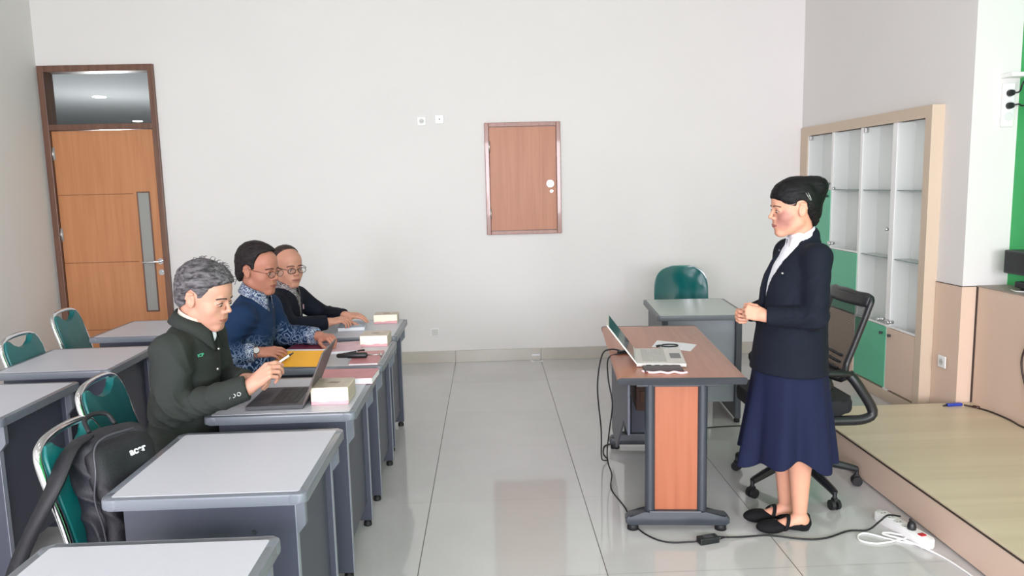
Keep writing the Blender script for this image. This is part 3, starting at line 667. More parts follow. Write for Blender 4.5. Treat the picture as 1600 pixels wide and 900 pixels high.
# ------------------------------------------------------------------ things on the men's desks
mCream = mat('cream_card', (250, 236, 214), .55)
nt, N, L, b = nodes(mCream)
tc = N.new('ShaderNodeTexCoord'); sp = N.new('ShaderNodeSeparateXYZ'); L.new(tc.outputs['Object'], sp.inputs[0])
nz = N.new('ShaderNodeTexNoise'); nz.inputs['Scale'].default_value = 18; L.new(tc.outputs['Object'], nz.inputs[0])
hh = mathn(nt, 'ADD', sp.outputs[2], mathn(nt, 'MULTIPLY', nz.outputs[0], -.022)); fac = mathn(nt, 'LESS_THAN', hh, .004)
L.new(mixc(nt, fac, lin((250, 236, 214)), lin((218, 160, 166))), b.inputs['Base Color'])
mBoxTop = mat('box_top_print', (196, 180, 162), .4, noise=.12, nscale=25)
def snack(x, y, z, w, dp, h, rz, lab):
    t = thing('snack_box', lab, 'box', (x, y, z), R(rz), 'cream snack boxes')
    obj('carton', B(-w/2, w/2, -dp/2, dp/2, 0, h, .002), mCream, t)
    obj('lid_flap', B(-w/2+.001, w/2-.001, -dp/2+.002, dp/2-.001, h, h+.0015), mBoxTop, t)
    obj('side_flap', B(w/2, w/2+.0015, -dp/2+.003, dp/2-.003, .003, h-.002), mBoxTop, t)
    bm = bmesh.new(); prism(bm, [(-.02+random.uniform(-.01, .01), -.01), (.02, -.015), (.03, .01), (-.01, .018)], 2, h+.0015, h+.0022); obj('seal', bm, mat('seal_brown', (150, 132, 116), .5), t)
    return t
snack(-.682, 3.205, .7362, .155, .165, .072, -1, 'cream and pink snack box beside the black laptop')
snack(-.668, 4.36, .7362, .155, .16, .062, -1, 'cream and pink snack box on the desk with the pointer')
snack(-.70, 5.08, .7362, .155, .12, .058, 0, 'cream and pink snack box on the desk nearest the far wall')
mPink = mat('pink_cover', (196, 128, 132), .45, noise=.08, nscale=14)
mMaroon = mat('maroon_cover', (120, 20, 48), .35, noise=.06)
def book(lab, x, y, z, w, dp, h, rz, mc, cover='both', name='book'):
    t = thing(name, lab, 'book', (x, y, z), R(rz))
    obj('pages', B(-w/2+.002, w/2-.002, -dp/2+.002, dp/2-.002, .001, h-.001), mPaper, t)
    obj('front_cover', B(-w/2, w/2, -dp/2, dp/2, h-.0012, h+.0004), mc, t); obj('back_cover', B(-w/2, w/2, -dp/2, dp/2, 0, .001), mc, t)
    return t
book('thick pink-covered report lying across the gap between the laptop desk and the next', -.685, 3.545, .7362, .27, .19, .028, -2, mPink)
book('thin pink-covered report under the black pointer', -.66, 3.975, .7362, .15, .30, .010, 1, mPink)
book('maroon-covered report in front of the man in blue batik', -1.02, 4.16, .7362, .20, .26, .030, -8, mMaroon)
book('pink and white report beneath the left hand of the man in blue batik', -.825, 4.25, .7362, .17, .25, .014, 12, mat('pale_pink_cover', (214, 176, 184), .5, noise=.1, nscale=20))
book('white report with grey-blue cover under the hand of the man in navy', -.90, 4.92, .7362, .17, .26, .022, 6, mat('blue_grey_cover', (166, 176, 190), .45, noise=.15, nscale=20))
# yellow folder
t = thing('yellow_folder', 'yellow folder held open by the man in blue batik', 'folder', (-.985, 3.885, .762), R(-6))
mYel = mat('yellow_card', (236, 172, 46), .5, noise=.03)
bm = bmesh.new(); box(bm, -.13, .12, -.075, .095, 0, .0015, M=Matrix.Rotation(R(16), 4, 'X')); obj('lower_leaf', bm, mYel, t)
bm = bmesh.new(); box(bm, .115, .1165, -.075, .095, 0, .085, M=Matrix.Rotation(R(16), 4, 'X') @ Matrix.Translation((.075, 0, -.0)) @ Matrix.Rotation(R(28), 4, 'Y') @ Matrix.Translation((-.075, 0, .01))); obj('raised_leaf', bm, mYel, t)
t = thing('loose_paper', 'white sheet lying over the maroon report', 'paper', (-1.0, 4.03, .769), R(-5)); bm = bmesh.new(); box(bm, -.12, .13, -.03, .05, 0, .0012, M=Matrix.Rotation(R(6), 4, 'X')); obj('sheet', bm, mPaper, t)
# pointer
t = thing('laser_pointer', 'black microphone-like pointer with steel rod on the thin pink report', 'pointer', (-.72, 3.95, .762), R(0))
bm = bmesh.new(); tube(bm, [(-.095, 0, 0), (-.088, 0, 0), (-.04, 0, 0), (-.035, 0, 0), (.06, 0, 0), (.065, 0, 0)], [.006, .012, .013, .0155, .0155, .012], 14); obj('grip', bm, mBlack, t)
obj('steel_rod', T_([(.065, 0, 0), (.14, 0, 0)], .0035, 8), mSteel, t); bm = bmesh.new(); cyl(bm, (.138, -.0, -.012), (.138, 0, .012), .004, seg=8); obj('rod_end', bm, mSteel, t)
t = thing('marker_pen', 'black marker pen behind the pointer', 'pen', (-.755, 4.10, .7465), R(42))
obj('barrel', T_([(-.065, 0, 0), (.03, 0, 0)], .006, 10), mBlack, t); obj('cap', T_([(.028, 0, 0), (.032, 0, 0), (.07, 0, 0)], [.006, .0072, .0068], 10), mBlack, t); obj('ring_band', T_([(.018, 0, 0), (.024, 0, 0)], .0067, 10), mSteel, t)
#@@PEOPLE@@
# ================================================================== people
def nv(v): v = np.array(v, float); return v/np.linalg.norm(v)
def rotm(yaw=0, pitch=0, roll=0):
    y, p, r = R(yaw), R(pitch), R(roll)
    Rz = np.array([[math.cos(y), -math.sin(y), 0], [math.sin(y), math.cos(y), 0], [0, 0, 1]])
    Ry = np.array([[math.cos(p), 0, math.sin(p)], [0, 1, 0], [-math.sin(p), 0, math.cos(p)]])
    Rx = np.array([[1, 0, 0], [0, math.cos(r), -math.sin(r)], [0, math.sin(r), math.cos(r)]])
    return Rz @ Ry @ Rx
class Sdf:
    def __init__(s): s.ops = []
    def put(s, fn, c, h, k, op, T):
        if T is not None:
            Rm, o, sc = T; c = Rm @ (np.array(c)*sc)+o; h = np.abs(Rm) @ (np.array(h)*sc)
            def g(X, Y, Z, fn=fn):
                x, y, z = X-o[0], Y-o[1], Z-o[2]
                return fn((Rm[0, 0]*x+Rm[1, 0]*y+Rm[2, 0]*z)/sc, (Rm[0, 1]*x+Rm[1, 1]*y+Rm[2, 1]*z)/sc, (Rm[0, 2]*x+Rm[1, 2]*y+Rm[2, 2]*z)/sc)*sc
            k = k*sc
        else: g = fn
        s.ops.append((op, g, np.array(c, float), np.array(h, float)+k+.012, k))
    def cap(s, a, b, ra, rb=None, k=.01, op='u', T=None):
        a = np.array(a, float); b = np.array(b, float); rb = ra if rb is None else rb; ab = b-a; L2 = float(ab@ab)+1e-9
        def fn(X, Y, Z):
            t = np.clip(((X-a[0])*ab[0]+(Y-a[1])*ab[1]+(Z-a[2])*ab[2])/L2, 0, 1)
            return np.sqrt((X-a[0]-t*ab[0])**2+(Y-a[1]-t*ab[1])**2+(Z-a[2]-t*ab[2])**2)-(ra+(rb-ra)*t)
        s.put(fn, (a+b)/2, np.abs(ab)/2+max(ra, rb), k, op, T)
    def ell(s, c, r, k=.01, op='u', T=None, rot=None):
        c = np.array(c, float); r = np.array(r, float)
        def fn(X, Y, Z):
            x, y, z = X-c[0], Y-c[1], Z-c[2]
            if rot is not None: x, y, z = (rot[0, 0]*x+rot[1, 0]*y+rot[2, 0]*z, rot[0, 1]*x+rot[1, 1]*y+rot[2, 1]*z, rot[0, 2]*x+rot[1, 2]*y+rot[2, 2]*z)
            k0 = np.sqrt((x/r[0])**2+(y/r[1])**2+(z/r[2])**2)+1e-6; k1 = np.sqrt((x/r[0]**2)**2+(y/r[1]**2)**2+(z/r[2]**2)**2)+1e-6
            return k0*(k0-1)/k1
        s.put(fn, c, r if rot is None else np.full(3, r.max()), k, op, T)
    def ecap(s, a, b, ra, rb, flat=.75, k=.04, op='u', lat=(0, 1, 0)):
        a = np.array(a, float); b = np.array(b, float); u = nv(b-a); fw = nv(np.cross(lat, u)); lt = np.cross(u, fw); Lh = np.linalg.norm(b-a)
        Rm = np.array([fw, lt, u]).T
        def fn(X, Y, Z):
            x = X/flat; t = np.clip(Z/Lh, 0, 1); return (np.sqrt(x*x+Y*Y+(Z-t*Lh)**2)-(ra+(rb-ra)*t))*(.5+.5*flat)
        s.put(fn, (0, 0, Lh/2), (max(ra, rb), max(ra, rb), Lh/2+max(ra, rb)), k, op, (Rm, a, 1.0))
    def poly(s, pts, yext, k=.004, op='s', T=None, axis=1):
        P = np.array(pts, float)
        def fn(X, Y, Z):
            if axis == 1: U, V, Wd = X, Z, Y
            else: U, V, Wd = Y, Z, X
            d = np.full(np.broadcast(U, V, Wd).shape, 1e9); sgn = np.ones_like(d); n = len(P); U, V, Wd = (q+np.zeros_like(d) for q in (U, V, Wd))
            for i in range(n):
                a = P[i]; b = P[i-1]; ex, ey = b-a; wx, wy = U-a[0], V-a[1]
                t = np.clip((wx*ex+wy*ey)/(ex*ex+ey*ey), 0, 1); d = np.minimum(d, (wx-ex*t)**2+(wy-ey*t)**2)
                c1 = V >= a[1]; c2 = V < b[1]; c3 = ex*wy > ey*wx
                fl = (c1 & c2 & c3) | (~c1 & ~c2 & ~c3); sgn = np.where(fl, -sgn, sgn)
            d2 = np.sqrt(d)*sgn; return np.maximum(d2, np.abs(Wd-(yext[0]+yext[1])/2)-(yext[1]-yext[0])/2)
        lo, hi = P.min(0), P.max(0); cm = (lo+hi)/2; hm = (hi-lo)/2; yc = (yext[0]+yext[1])/2; yh = (yext[1]-yext[0])/2
        if axis == 1: s.put(fn, (cm[0], yc, cm[1]), (hm[0], yh, hm[1]), k, op, T)
        else: s.put(fn, (yc, cm[0], cm[1]), (yh, hm[0], hm[1]), k, op, T)
    def cut(s, p, n, h=.1, k=.003):
        """remove what lies beyond point p in direction n, inside a box of half size h"""
        p = np.array(p, float); n = nv(n)
        def fn(X, Y, Z): return np.maximum(-((X-p[0])*n[0]+(Y-p[1])*n[1]+(Z-p[2])*n[2]), np.sqrt((X-p[0])**2+(Y-p[1])**2+(Z-p[2])**2)-h)
        s.put(fn, p, np.full(3, h), k, 's', None)
    def mesh(s, step=.006, fine=(), fstep=.003):
        un = [o for o in s.ops if o[0] == 'u']
        lo = np.min([o[2]-o[3] for o in un], 0); hi = np.max([o[2]+o[3] for o in un], 0); ax = []
        for a in range(3):
            v = [lo[a]]
            while v[-1] < hi[a]:
                f = any(q[0][a] <= v[-1] <= q[1][a] for q in fine); v.append(v[-1]+(fstep if f else step))
            ax.append(np.array(v, np.float32))
        F = np.full([len(v) for v in ax], .05, np.float32)
        for op, fn, c, h, k in s.ops:
            sl = tuple(slice(max(0, int(np.searchsorted(ax[a], c[a]-h[a]))), int(np.searchsorted(ax[a], c[a]+h[a]))) for a in range(3))
            if any(q.stop-q.start < 1 for q in sl): continue
            X = ax[0][sl[0]][:, None, None]; Y = ax[1][sl[1]][None, :, None]; Z = ax[2][sl[2]][None, None, :]
            d = fn(X, Y, Z); A = F[sl]
            if op == 'u':
                hh = np.clip(.5+.5*(A-d)/k, 0, 1); F[sl] = A*(1-hh)+d*hh-k*hh*(1-hh)
            else:
                d = -d; hh = np.clip(.5-.5*(A-d)/k, 0, 1); F[sl] = A*(1-hh)+d*hh+k*hh*(1-hh)
        return nets(F, ax)
def nets(F, ax):
    S = F < 0; n = F.shape
    def cr(i, j, k_): return S[i:n[0]-1+i, j:n[1]-1+j, k_:n[2]-1+k_]
    cnt = np.zeros((n[0]-1, n[1]-1, n[2]-1), np.int8)
    for i in (0, 1):
        for j in (0, 1):
            for k in (0, 1): cnt += cr(i, j, k)
    act = (cnt > 0) & (cnt < 8); I, J, K = np.nonzero(act); N_ = len(I)
    idx = np.full(act.shape, -1, np.int64); idx[I, J, K] = np.arange(N_)
    P = np.zeros((N_, 3)); w = np.zeros(N_)
    cs = [(i, j, k) for i in (0, 1) for j in (0, 1) for k in (0, 1)]
    for a in cs:
        for d in range(3):
            if a[d]: continue
            b = list(a); b[d] = 1
            fa = F[I+a[0], J+a[1], K+a[2]]; fb = F[I+b[0], J+b[1], K+b[2]]; m_ = (fa < 0) != (fb < 0)
            t = np.where(m_, fa/np.where(m_, fa-fb, 1), 0)
            pa = [ax[0][I+a[0]], ax[1][J+a[1]], ax[2][K+a[2]]]; pb = [ax[0][I+b[0]], ax[1][J+b[1]], ax[2][K+b[2]]]
            for q in range(3): P[:, q] += np.where(m_, pa[q]+t*(pb[q]-pa[q]), 0)
            w += m_
    P /= w[:, None]; Q = []
    for d in range(3):
        e, g = (d+1) % 3, (d+2) % 3
        A = [slice(None)]*3; Bs = [slice(None)]*3
        A[d] = slice(0, n[d]-1); Bs[d] = slice(1, n[d])
        s0 = S[tuple(A)]; s1 = S[tuple(Bs)]; ch = s0 != s1
        mk = np.zeros_like(ch); sl = [slice(None)]*3; sl[e] = slice(1, n[e]-1); sl[g] = slice(1, n[g]-1); mk[tuple(sl)] = True
        c = np.array(np.nonzero(ch & mk)); flip = s0[tuple(c)]
        def at(de, dg):
            q = c.copy(); q[e] -= de; q[g] -= dg; return idx[tuple(q)]
        a0, a1, a2, a3 = at(1, 1), at(0, 1), at(0, 0), at(1, 0)
        q = np.stack([a0, a1, a2, a3], 1); q[~flip] = q[~flip][:, ::-1]; Q.append(q)
    Q = np.concatenate(Q); Q = Q[(Q >= 0).all(1)]
    return P, Q
def vnoise(P, seed=0):
    P = np.asarray(P, float); i = np.floor(P).astype(np.int64); f = P-i; f = f*f*(3-2*f); out = 0
    for a in (0, 1):
        for b in (0, 1):
            for c in (0, 1):
                h = (i[:, 0]+a)*374761393+(i[:, 1]+b)*668265263+(i[:, 2]+c)*2147483647+seed*974634777
                h = (h ^ (h >> 13))*1274126177; h = ((h ^ (h >> 16)) & 0xffff)/65535.0
                out = out+h*(f[:, 0] if a else 1-f[:, 0])*(f[:, 1] if b else 1-f[:, 1])*(f[:, 2] if c else 1-f[:, 2])
    return out*2-1
def smesh(name, S, m, parent, step=.006, fine=(), fstep=.003, disp=None, smooth_it=1):
    P, Q = S.mesh(step, fine, fstep)
    for _ in range(smooth_it):       # light Laplacian pass
        acc = np.zeros_like(P); c = np.zeros(len(P))
        for a in range(4):
            b = (a+1) % 4
            np.add.at(acc, Q[:, a], P[Q[:, b]]); np.add.at(c, Q[:, a], 1); np.add.at(acc, Q[:, b], P[Q[:, a]]); np.add.at(c, Q[:, b], 1)
        P = np.where(c[:, None] > 0, P*.5+.5*acc/np.maximum(c, 1)[:, None], P)
    if disp is not None:
        nr = np.zeros_like(P); fn = np.cross(P[Q[:, 2]]-P[Q[:, 0]], P[Q[:, 3]]-P[Q[:, 1]])
        for a in range(4): np.add.at(nr, Q[:, a], fn)
        nr /= np.linalg.norm(nr, axis=1)[:, None]+1e-12; P = P+nr*disp(P)[:, None]
    me = bpy.data.meshes.new(name); me.vertices.add(len(P)); me.vertices.foreach_set('co', P.astype(np.float32).ravel())
    me.loops.add(len(Q)*4); me.loops.foreach_set('vertex_index', Q.astype(np.int32).ravel())
    me.polygons.add(len(Q)); me.polygons.foreach_set('loop_start', np.arange(0, len(Q)*4, 4, dtype=np.int32)); me.polygons.foreach_set('loop_total', np.full(len(Q), 4, np.int32))
    me.update(calc_edges=True); me.validate(); me.polygons.foreach_set('use_smooth', [True]*len(me.polygons)); me.materials.append(m)
    o = bpy.data.objects.new(name, me); COL.objects.link(o); o.parent = parent; return o
def folds(*fs, base=.0012, seed=0):
    """cloth creases: each (centre, radius, amplitude, frequency, direction)"""
    def fn(P):
        d = base*vnoise(P*9, seed)+base*.6*vnoise(P*22, seed+1)
        for c, r, a, fr, ax_ in fs:
            c = np.array(c); q = np.linalg.norm(P-c, axis=1)/r; w = np.exp(-q*q*1.5); ph = (P@nv(ax_))*fr+1.6*vnoise(P*7, seed+3)*2
            d = d+a*w*(1-np.abs(np.sin(ph)))**1.5-a*.4*w
        return d
    return fn
def skin_mat(name, col, extra=None):
    M = mat(name, col, .5, noise=.03, nscale=18, bump=.08, bscale=160, spec=.35); b = M.node_tree.nodes['Principled BSDF']
    b.inputs['Subsurface Weight'].default_value = .12; b.inputs['Subsurface Radius'].default_value = (1, .35, .2); b.inputs['Subsurface Scale'].default_value = .008
    return M
def head(S, T, fem=False, jaw=1.0, neck=None, nr=.055):
    S.ell((-.014, 0, .038), (.090, .074, .083), .02, T=T)
    S.ell((.022, 0, -.012), (.063, .061, .088), .03, T=T)
    S.ell((.036, 0, .045), (.055, .058, .052), .02, T=T)
    S.ell((.036, 0, -.068), (.048, .045*jaw, .034), .02, T=T)
    S.cap((.0, -.046*jaw, -.058), (.058, -.018, -.092), .015, .013, .022, T=T); S.cap((.0, .046*jaw, -.058), (.058, .018, -.092), .015, .013, .022, T=T)
    S.cap((.070, -.008, -.096), (.070, .008, -.096), .013, .013, .018, T=T)
    S.cap((.080, -.026, .020), (.080, .026, .020), .0085 if fem else .0105, None, .014, T=T)
    for s in (-1, 1):
        S.ell((.053, s*.040, -.028), (.026, .022, .024), .02, T=T)
        S.ell((.095, s*.031, .001), (.013, .017, .010), .012, 's', T=T)
        S.ell((.0755, s*.031, .0), (.0135, .0155, .0125), .003, T=T)
    S.cap((.085, 0, .014), (.103, 0, -.017), .0055, .007, .010, T=T); S.ell((.105, 0, -.0225), (.0095, .0095, .0078), .007, T=T)
    for s in (-1, 1): S.ell((.0975, s*.0105, -.027), (.009, .0065, .006), .004, T=T)
    S.ell((.074, 0, -.058), (.022, .036, .028), .016, T=T); S.ell((.040, 0, -.045), (.046, .052, .045), .02, T=T)
    S.cap((.078, -.010, -.093), (.078, .010, -.093), .012, .012, .014, T=T)
    S.cap((.0925, -.014, -.0545), (.0925, .014, -.0545), .0042, None, .006, T=T); S.cap((.091, -.013, -.064), (.091, .013, -.064), .0045, None, .006, T=T)
    S.cap((.099, -.016, -.0592), (.099, .016, -.0592), .0018, None, .003, 's', T=T)
    er = rotm(0, -14, 0)
    for s in (-1, 1):
        S.ell((-.006, s*.076, -.004), (.017, .0075, .031), .006, T=T, rot=er)
        S.cap((-.016, s*.0815, .016), (-.019, s*.082, -.002), .0055, .005, .004, T=T); S.cap((-.016, s*.0815, .016), (.002, s*.081, .020), .0055, .004, .004, T=T)
        S.ell((-.002, s*.086, -.004), (.0085, .0065, .015), .003, 's', T=T, rot=er)
    hp = T[0] @ (np.array((-.022, 0, -.035))*T[2])+T[1]
    if neck is not None: S.cap(hp, neck, nr*.98, nr, .022)
def head_parts(root, T, skin_lip, brow_m, body, fem=False, eyes=True, closed=.5):
    M = Matrix.Identity(4); M3 = Matrix([list(r) for r in T[0]*T[2]])
    M = M3.to_4x4(); M.translation = Vector(T[1])
    def ch(name, bm, m, **k):
        bmesh.ops.transform(bm, matrix=M, verts=bm.verts); return obj(name, bm, m, root, **k)
    for s in (-1, 1):
        if eyes:
            bm = bmesh.new(); bmesh.ops.create_uvsphere(bm, u_segments=14, v_segments=10, radius=.0128)
            bmesh.ops.transform(bm, matrix=Matrix.Translation((.0772, s*.031, -.001)) @ Matrix.Diagonal((1, 1.05, .42+.2*closed, 1)), verts=bm.verts)
            e_ = ch('eye', bm, mat('eye_white', (198, 188, 180), .25), smooth=True)
            bm = bmesh.new(); bmesh.ops.create_uvsphere(bm, u_segments=12, v_segments=8, radius=.0056)
            bmesh.ops.transform(bm, matrix=Matrix.Translation((.0862, s*.031, -.003)) @ Matrix.Diagonal((1, 1, .8, 1)), verts=bm.verts)
            bmesh.ops.transform(bm, matrix=M, verts=bm.verts); obj('iris', bm, mat('iris_dark', (34, 22, 18), .2), e_, smooth=True)
        ch('eyelash', T_(catmull([(.082, s*.016, -.002), (.0885, s*.024, .0045), (.0895, s*.031, .006), (.087, s*.039, .004), (.079, s*.046, -.002)], 4), [.0012]*17 if False else .0013, 6), mat('lash_dark', (40, 26, 24), .6))
        ch('eyebrow', T_(catmull([(.0925, s*.011, .0205), (.0925, s*.022, .0232), (.086, s*.036, .0225), (.073, s*.047, .0165)], 5), .0027 if not fem else .0021, 6), brow_m)
    bm = bmesh.new(); tube(bm, catmull([(.0885, -.027, -.0590), (.0965, -.014, -.0560), (.0992, 0, -.0568), (.0965, .014, -.0560), (.0885, .027, -.0590)], 4), [.0008]+[.0026]*15+[.0008], 8)
    tube(bm, catmull([(.0885, -.025, -.0605), (.0957, -.013, -.0630), (.0978, 0, -.0638), (.0957, .013, -.0630), (.0885, .025, -.0605)], 4), [.0008]+[.0031]*15+[.0008], 8)
    ch('lips', bm, skin_lip, smooth=True)
    return ch
def hand(S, Wp, f, n, side, sc=1.0, curl=((20, 30, 20),)*4, thumb=None, spread=1.0, k=.0035):
    Wp = np.array(Wp, float); f = nv(f); n = np.array(n, float); n = nv(n-f*(n@f)); t = np.cross(n, f)*side   # side +1 right, -1 left
    def pt(a, b, c): return Wp+(f*a+t*b+n*c)*sc
    for y, x, r in ((.026, .084, .0105), (.009, .088, .0105), (-.009, .084, .010), (-.025, .076, .0095)):
        S.cap(pt(.004, y*.45, 0), pt(x, y, .001), .0145*sc, r*sc, .010)
    S.ell(pt(.045, 0, -.003), np.array((.036, .030, .014))*sc, .012, rot=np.array([f, t, n]).T)
    S.cap(pt(-.03, 0, 0), pt(.015, 0, 0), .0245*sc, .024*sc, .012)
    S.ell(pt(.03, .024, -.009), np.array((.026, .014, .013))*sc, .012, rot=np.array([f, t, n]).T)
    for (y, x, L, r), cu, sp in zip(((.027, .086, .070, .0088), (.009, .091, .078, .0088), (-.009, .087, .072, .0084), (-.026, .079, .058, .0076)), curl, (.10, .02, -.05, -.13)):
        p = pt(x, y, 0); d0 = nv(f+t*sp*spread); a = 0
        for q, (ln, rr) in enumerate(((.45, 1.0), (.30, .93), (.25, .84))):
            a += R(cu[q]); d = d0*math.cos(a)-n*math.sin(a); p2 = p+d*L*ln*sc
            S.cap(p, p2, r*rr*sc, r*(rr-.06)*sc, k if q == 0 else .002); p = p2
    ds = thumb or ((.62, .70, -.35), (.85, .35, -.4), (.95, .05, -.35)); p = pt(.018, .018, -.004)
    for (a, b, c), ln, r0, r1 in zip(ds, (.042, .034, .027), (.013, .0105, .0098), (.0108, .0098, .0086)):
        d = nv(f*a+t*b+n*c); p2 = p+d*ln*sc; S.cap(p, p2, r0*sc, r1*sc, .005); p = p2
    return pt
def torso(S, pel, wai, che, nb, shL, shR, g=1.0, inf=0.0, k=.045, flat=.74):
    S.ecap(pel, wai, .165*g+inf, .155*g+inf, flat+.04, k); S.ecap(wai, che, .155*g+inf, .160*g+inf, flat, k)
    che = np.array(che); nb = np.array(nb)
    S.cap(shL, shR, .062*g+inf, None, k); S.ecap(che, che*.45+nb*.55, .150*g+inf, .105*g+inf, flat, k); S.cap(nb-(0, 0, .05), nb-(0, 0, .01), .068+inf, .052+inf, .03)
def arm(S, sh, el, wr, r=(.058, .046, .040, .034), inf=0, k=.03):
    S.cap(sh, el, r[0]+inf, r[1]+inf, k); S.cap(el, wr, r[2]+inf+.004, r[3]+inf, .012)
def collar(name, root, m, c, rx, ry, back_up, h, tip, fwd=0, gap=28, lean=0, th=.003, out=1.15):
    """folded shirt collar round the neck; c = ring centre, open to +X"""
    n = 28; rows = []
    for j in range(4):
        row = []
        for i in range(n+1):
            a = R(gap+(360-2*gap)*i/n); ca, sa = math.cos(a), math.sin(a); e_ = max(0, ca)
            x, y, z = rx*ca, ry*sa, -back_up*ca
            if j == 0: p = (x, y, z)
            elif j == 1: p = (x*.96-.003, y*.96, z+h)
            elif j == 2: p = (x*1.03, y*1.03, z+h+.002)
            else: p = (x*out+e_**2*tip*.35, y*(out+.02)-(1 if y > 0 else -1)*0*e_, z+h*.05-.012-e_**2*tip)
            row.append((c[0]+p[0]+lean*p[2], c[1]+p[1], c[2]+p[2]))
        rows.append(row)
    V = [p for r_ in rows for p in r_]; F = [(j*(n+1)+i, j*(n+1)+i+1, (j+1)*(n+1)+i+1, (j+1)*(n+1)+i) for j in range(3) for i in range(n)]
    o = obj(name, (V, [], F), m, root, smooth=True); md = o.modifiers.new('t', 'SOLIDIFY'); md.thickness = th; md.offset = 0; return o
def hair_disp(amp, fx_, fz_, seed=0):
    return lambda P: amp*vnoise(P*np.array((fx_, 60, fz_)), seed)+amp*.7*vnoise(P*np.array((fx_*2.2, 130, fz_*2.2)), seed+5)
def hair_mat(name, c1, c2, sc=(30, 120, 120)):
    M = mat(name, c1, .6, spec=.25); nt, N, L, b = nodes(M); tc = N.new('ShaderNodeTexCoord'); mp = N.new('ShaderNodeMapping'); mp.inputs['Scale'].default_value = sc
    n = N.new('ShaderNodeTexNoise'); n.inputs['Scale'].default_value = 1; n.inputs['Detail'].default_value = 4; n.inputs['Distortion'].default_value = .5; r = N.new('ShaderNodeValToRGB')
    L.new(tc.outputs['Object'], mp.inputs[0]); L.new(mp.outputs[0], n.inputs[0]); L.new(n.outputs[0], r.inputs[0]); r.color_ramp.elements[0].position = .35; r.color_ramp.elements[1].position = .68
    r.color_ramp.elements[0].color = lin(c1); r.color_ramp.elements[1].color = lin(c2); L.new(r.outputs[0], b.inputs['Base Color'])
    bp = N.new('ShaderNodeBump'); bp.inputs['Strength'].default_value = .5; bp.inputs['Distance'].default_value = .003; L.new(n.outputs[0], bp.inputs['Height']); L.new(bp.outputs[0], b.inputs['Normal']); return M
def cloth(name, col, noise=.06, rough=.85, sheen=0): return mat(name, col, rough, noise=noise, nscale=14, bump=.25, bscale=400, sheen=sheen, spec=.25)
def batik(name, base, pale, mask=None, scale=26):
    M = mat(name, base, .8, bump=.15, bscale=300, spec=.25); nt, N, L, b = nodes(M); tc = N.new('ShaderNodeTexCoord')
    n = N.new('ShaderNodeTexNoise'); n.inputs['Scale'].default_value = scale*.5; L.new(tc.outputs['Object'], n.inputs[0])
    mv = N.new('ShaderNodeMixRGB'); mv.inputs[0].default_value = .08; L.new(tc.outputs['Object'], mv.inputs[1]); L.new(n.outputs['Color'], mv.inputs[2])
    v = N.new('ShaderNodeTexVoronoi'); v.feature = 'DISTANCE_TO_EDGE'; v.inputs['Scale'].default_value = scale; L.new(mv.outputs[0], v.inputs[0])
    v2 = N.new('ShaderNodeTexVoronoi'); v2.inputs['Scale'].default_value = scale; L.new(mv.outputs[0], v2.inputs[0])
    ring = mathn(nt, 'LESS_THAN', mathn(nt, 'ABSOLUTE', mathn(nt, 'SUBTRACT', v2.outputs['Distance'], .33)), .06)
    pat = mathn(nt, 'MAXIMUM', mathn(nt, 'LESS_THAN', v.outputs['Distance'], .05), ring)
    n3 = N.new('ShaderNodeTexNoise'); n3.inputs['Scale'].default_value = 9; L.new(tc.outputs['Object'], n3.inputs[0])
    if mask:
        sp = N.new('ShaderNodeSeparateXYZ'); L.new(tc.outputs['Object'], sp.inputs[0])
        q = mathn(nt, 'ADD', mathn(nt, 'ADD', mathn(nt, 'MULTIPLY', sp.outputs[2], mask[0]), mask[1]), mathn(nt, 'MULTIPLY', n3.outputs[0], 1.6))
        q = mathn(nt, 'MAXIMUM', q, mathn(nt, 'ADD', mathn(nt, 'MULTIPLY', sp.outputs[0], mask[2]), mask[3]))
        c_ = N.new('ShaderNodeClamp'); L.new(q, c_.inputs[0]); pat = mathn(nt, 'MULTIPLY', pat, c_.outputs[0])
    L.new(mixc(nt, mathn(nt, 'MULTIPLY', pat, .85), lin(base), lin(pale)), b.inputs['Base Color']); return M
def local(root_loc, rz):
    c, s = math.cos(-rz), math.sin(-rz)
    return lambda X, Y, Z: np.array((c*(X-root_loc[0])-s*(Y-root_loc[1]), s*(X-root_loc[0])+c*(Y-root_loc[1]), Z))
def trousers(S, hips, knees, ankles, r=(.088, .066, .05)):
    for h_, k_, a_ in zip(hips, knees, ankles): S.cap(h_, k_, r[0], r[1], .03); S.cap(k_, a_, r[1], r[2], .015)
    S.ell((np.array(hips[0])+hips[1])/2+np.array((0, 0, .02)), (.13, .175, .10), .03)
def shoe(root, m, heel, toe, name='shoe', w=.044):
    S = Sdf(); heel = np.array(heel, float); toe = np.array(toe, float); up = np.array((0, 0, 1)); d = nv(toe-heel)
    S.ell(heel*.25+toe*.75+up*.03, (.075, w, .032), .02, rot=np.array([d, np.cross(up, d), up]).T); S.ell(heel*.8+toe*.2+up*.038, (.06, w*.82, .042), .02, rot=np.array([d, np.cross(up, d), up]).T)
    S.cap(heel*.75+toe*.25+up*.075, heel*.75+toe*.25+up*.09, .034, .036, .02); S.cut(heel*.5+toe*.5+up*.0, (0, 0, -1), .2, .002)
    return smesh(name, S, m, root, .006)
def seated_lower(root, mcl, x0, fl=.40, shoes=mBlack, desk_gap=0):
    S = Sdf(); trousers(S, [(x0, .09, .53), (x0, -.09, .53)], [(x0+fl, .13, .52), (x0+fl, -.13, .52)], [(x0+fl-.02, .13, .10), (x0+fl-.02, -.13, .10)])
    smesh('trousers', S, mcl, root, .009, disp=folds(((x0+fl, 0, .5), .2, .004, 40, (1, 0, 1)), base=.002))
    for s in (-1, 1): shoe(root, shoes, (x0+fl-.05, s*.13, .0), (x0+fl+.19, s*.14, .0))
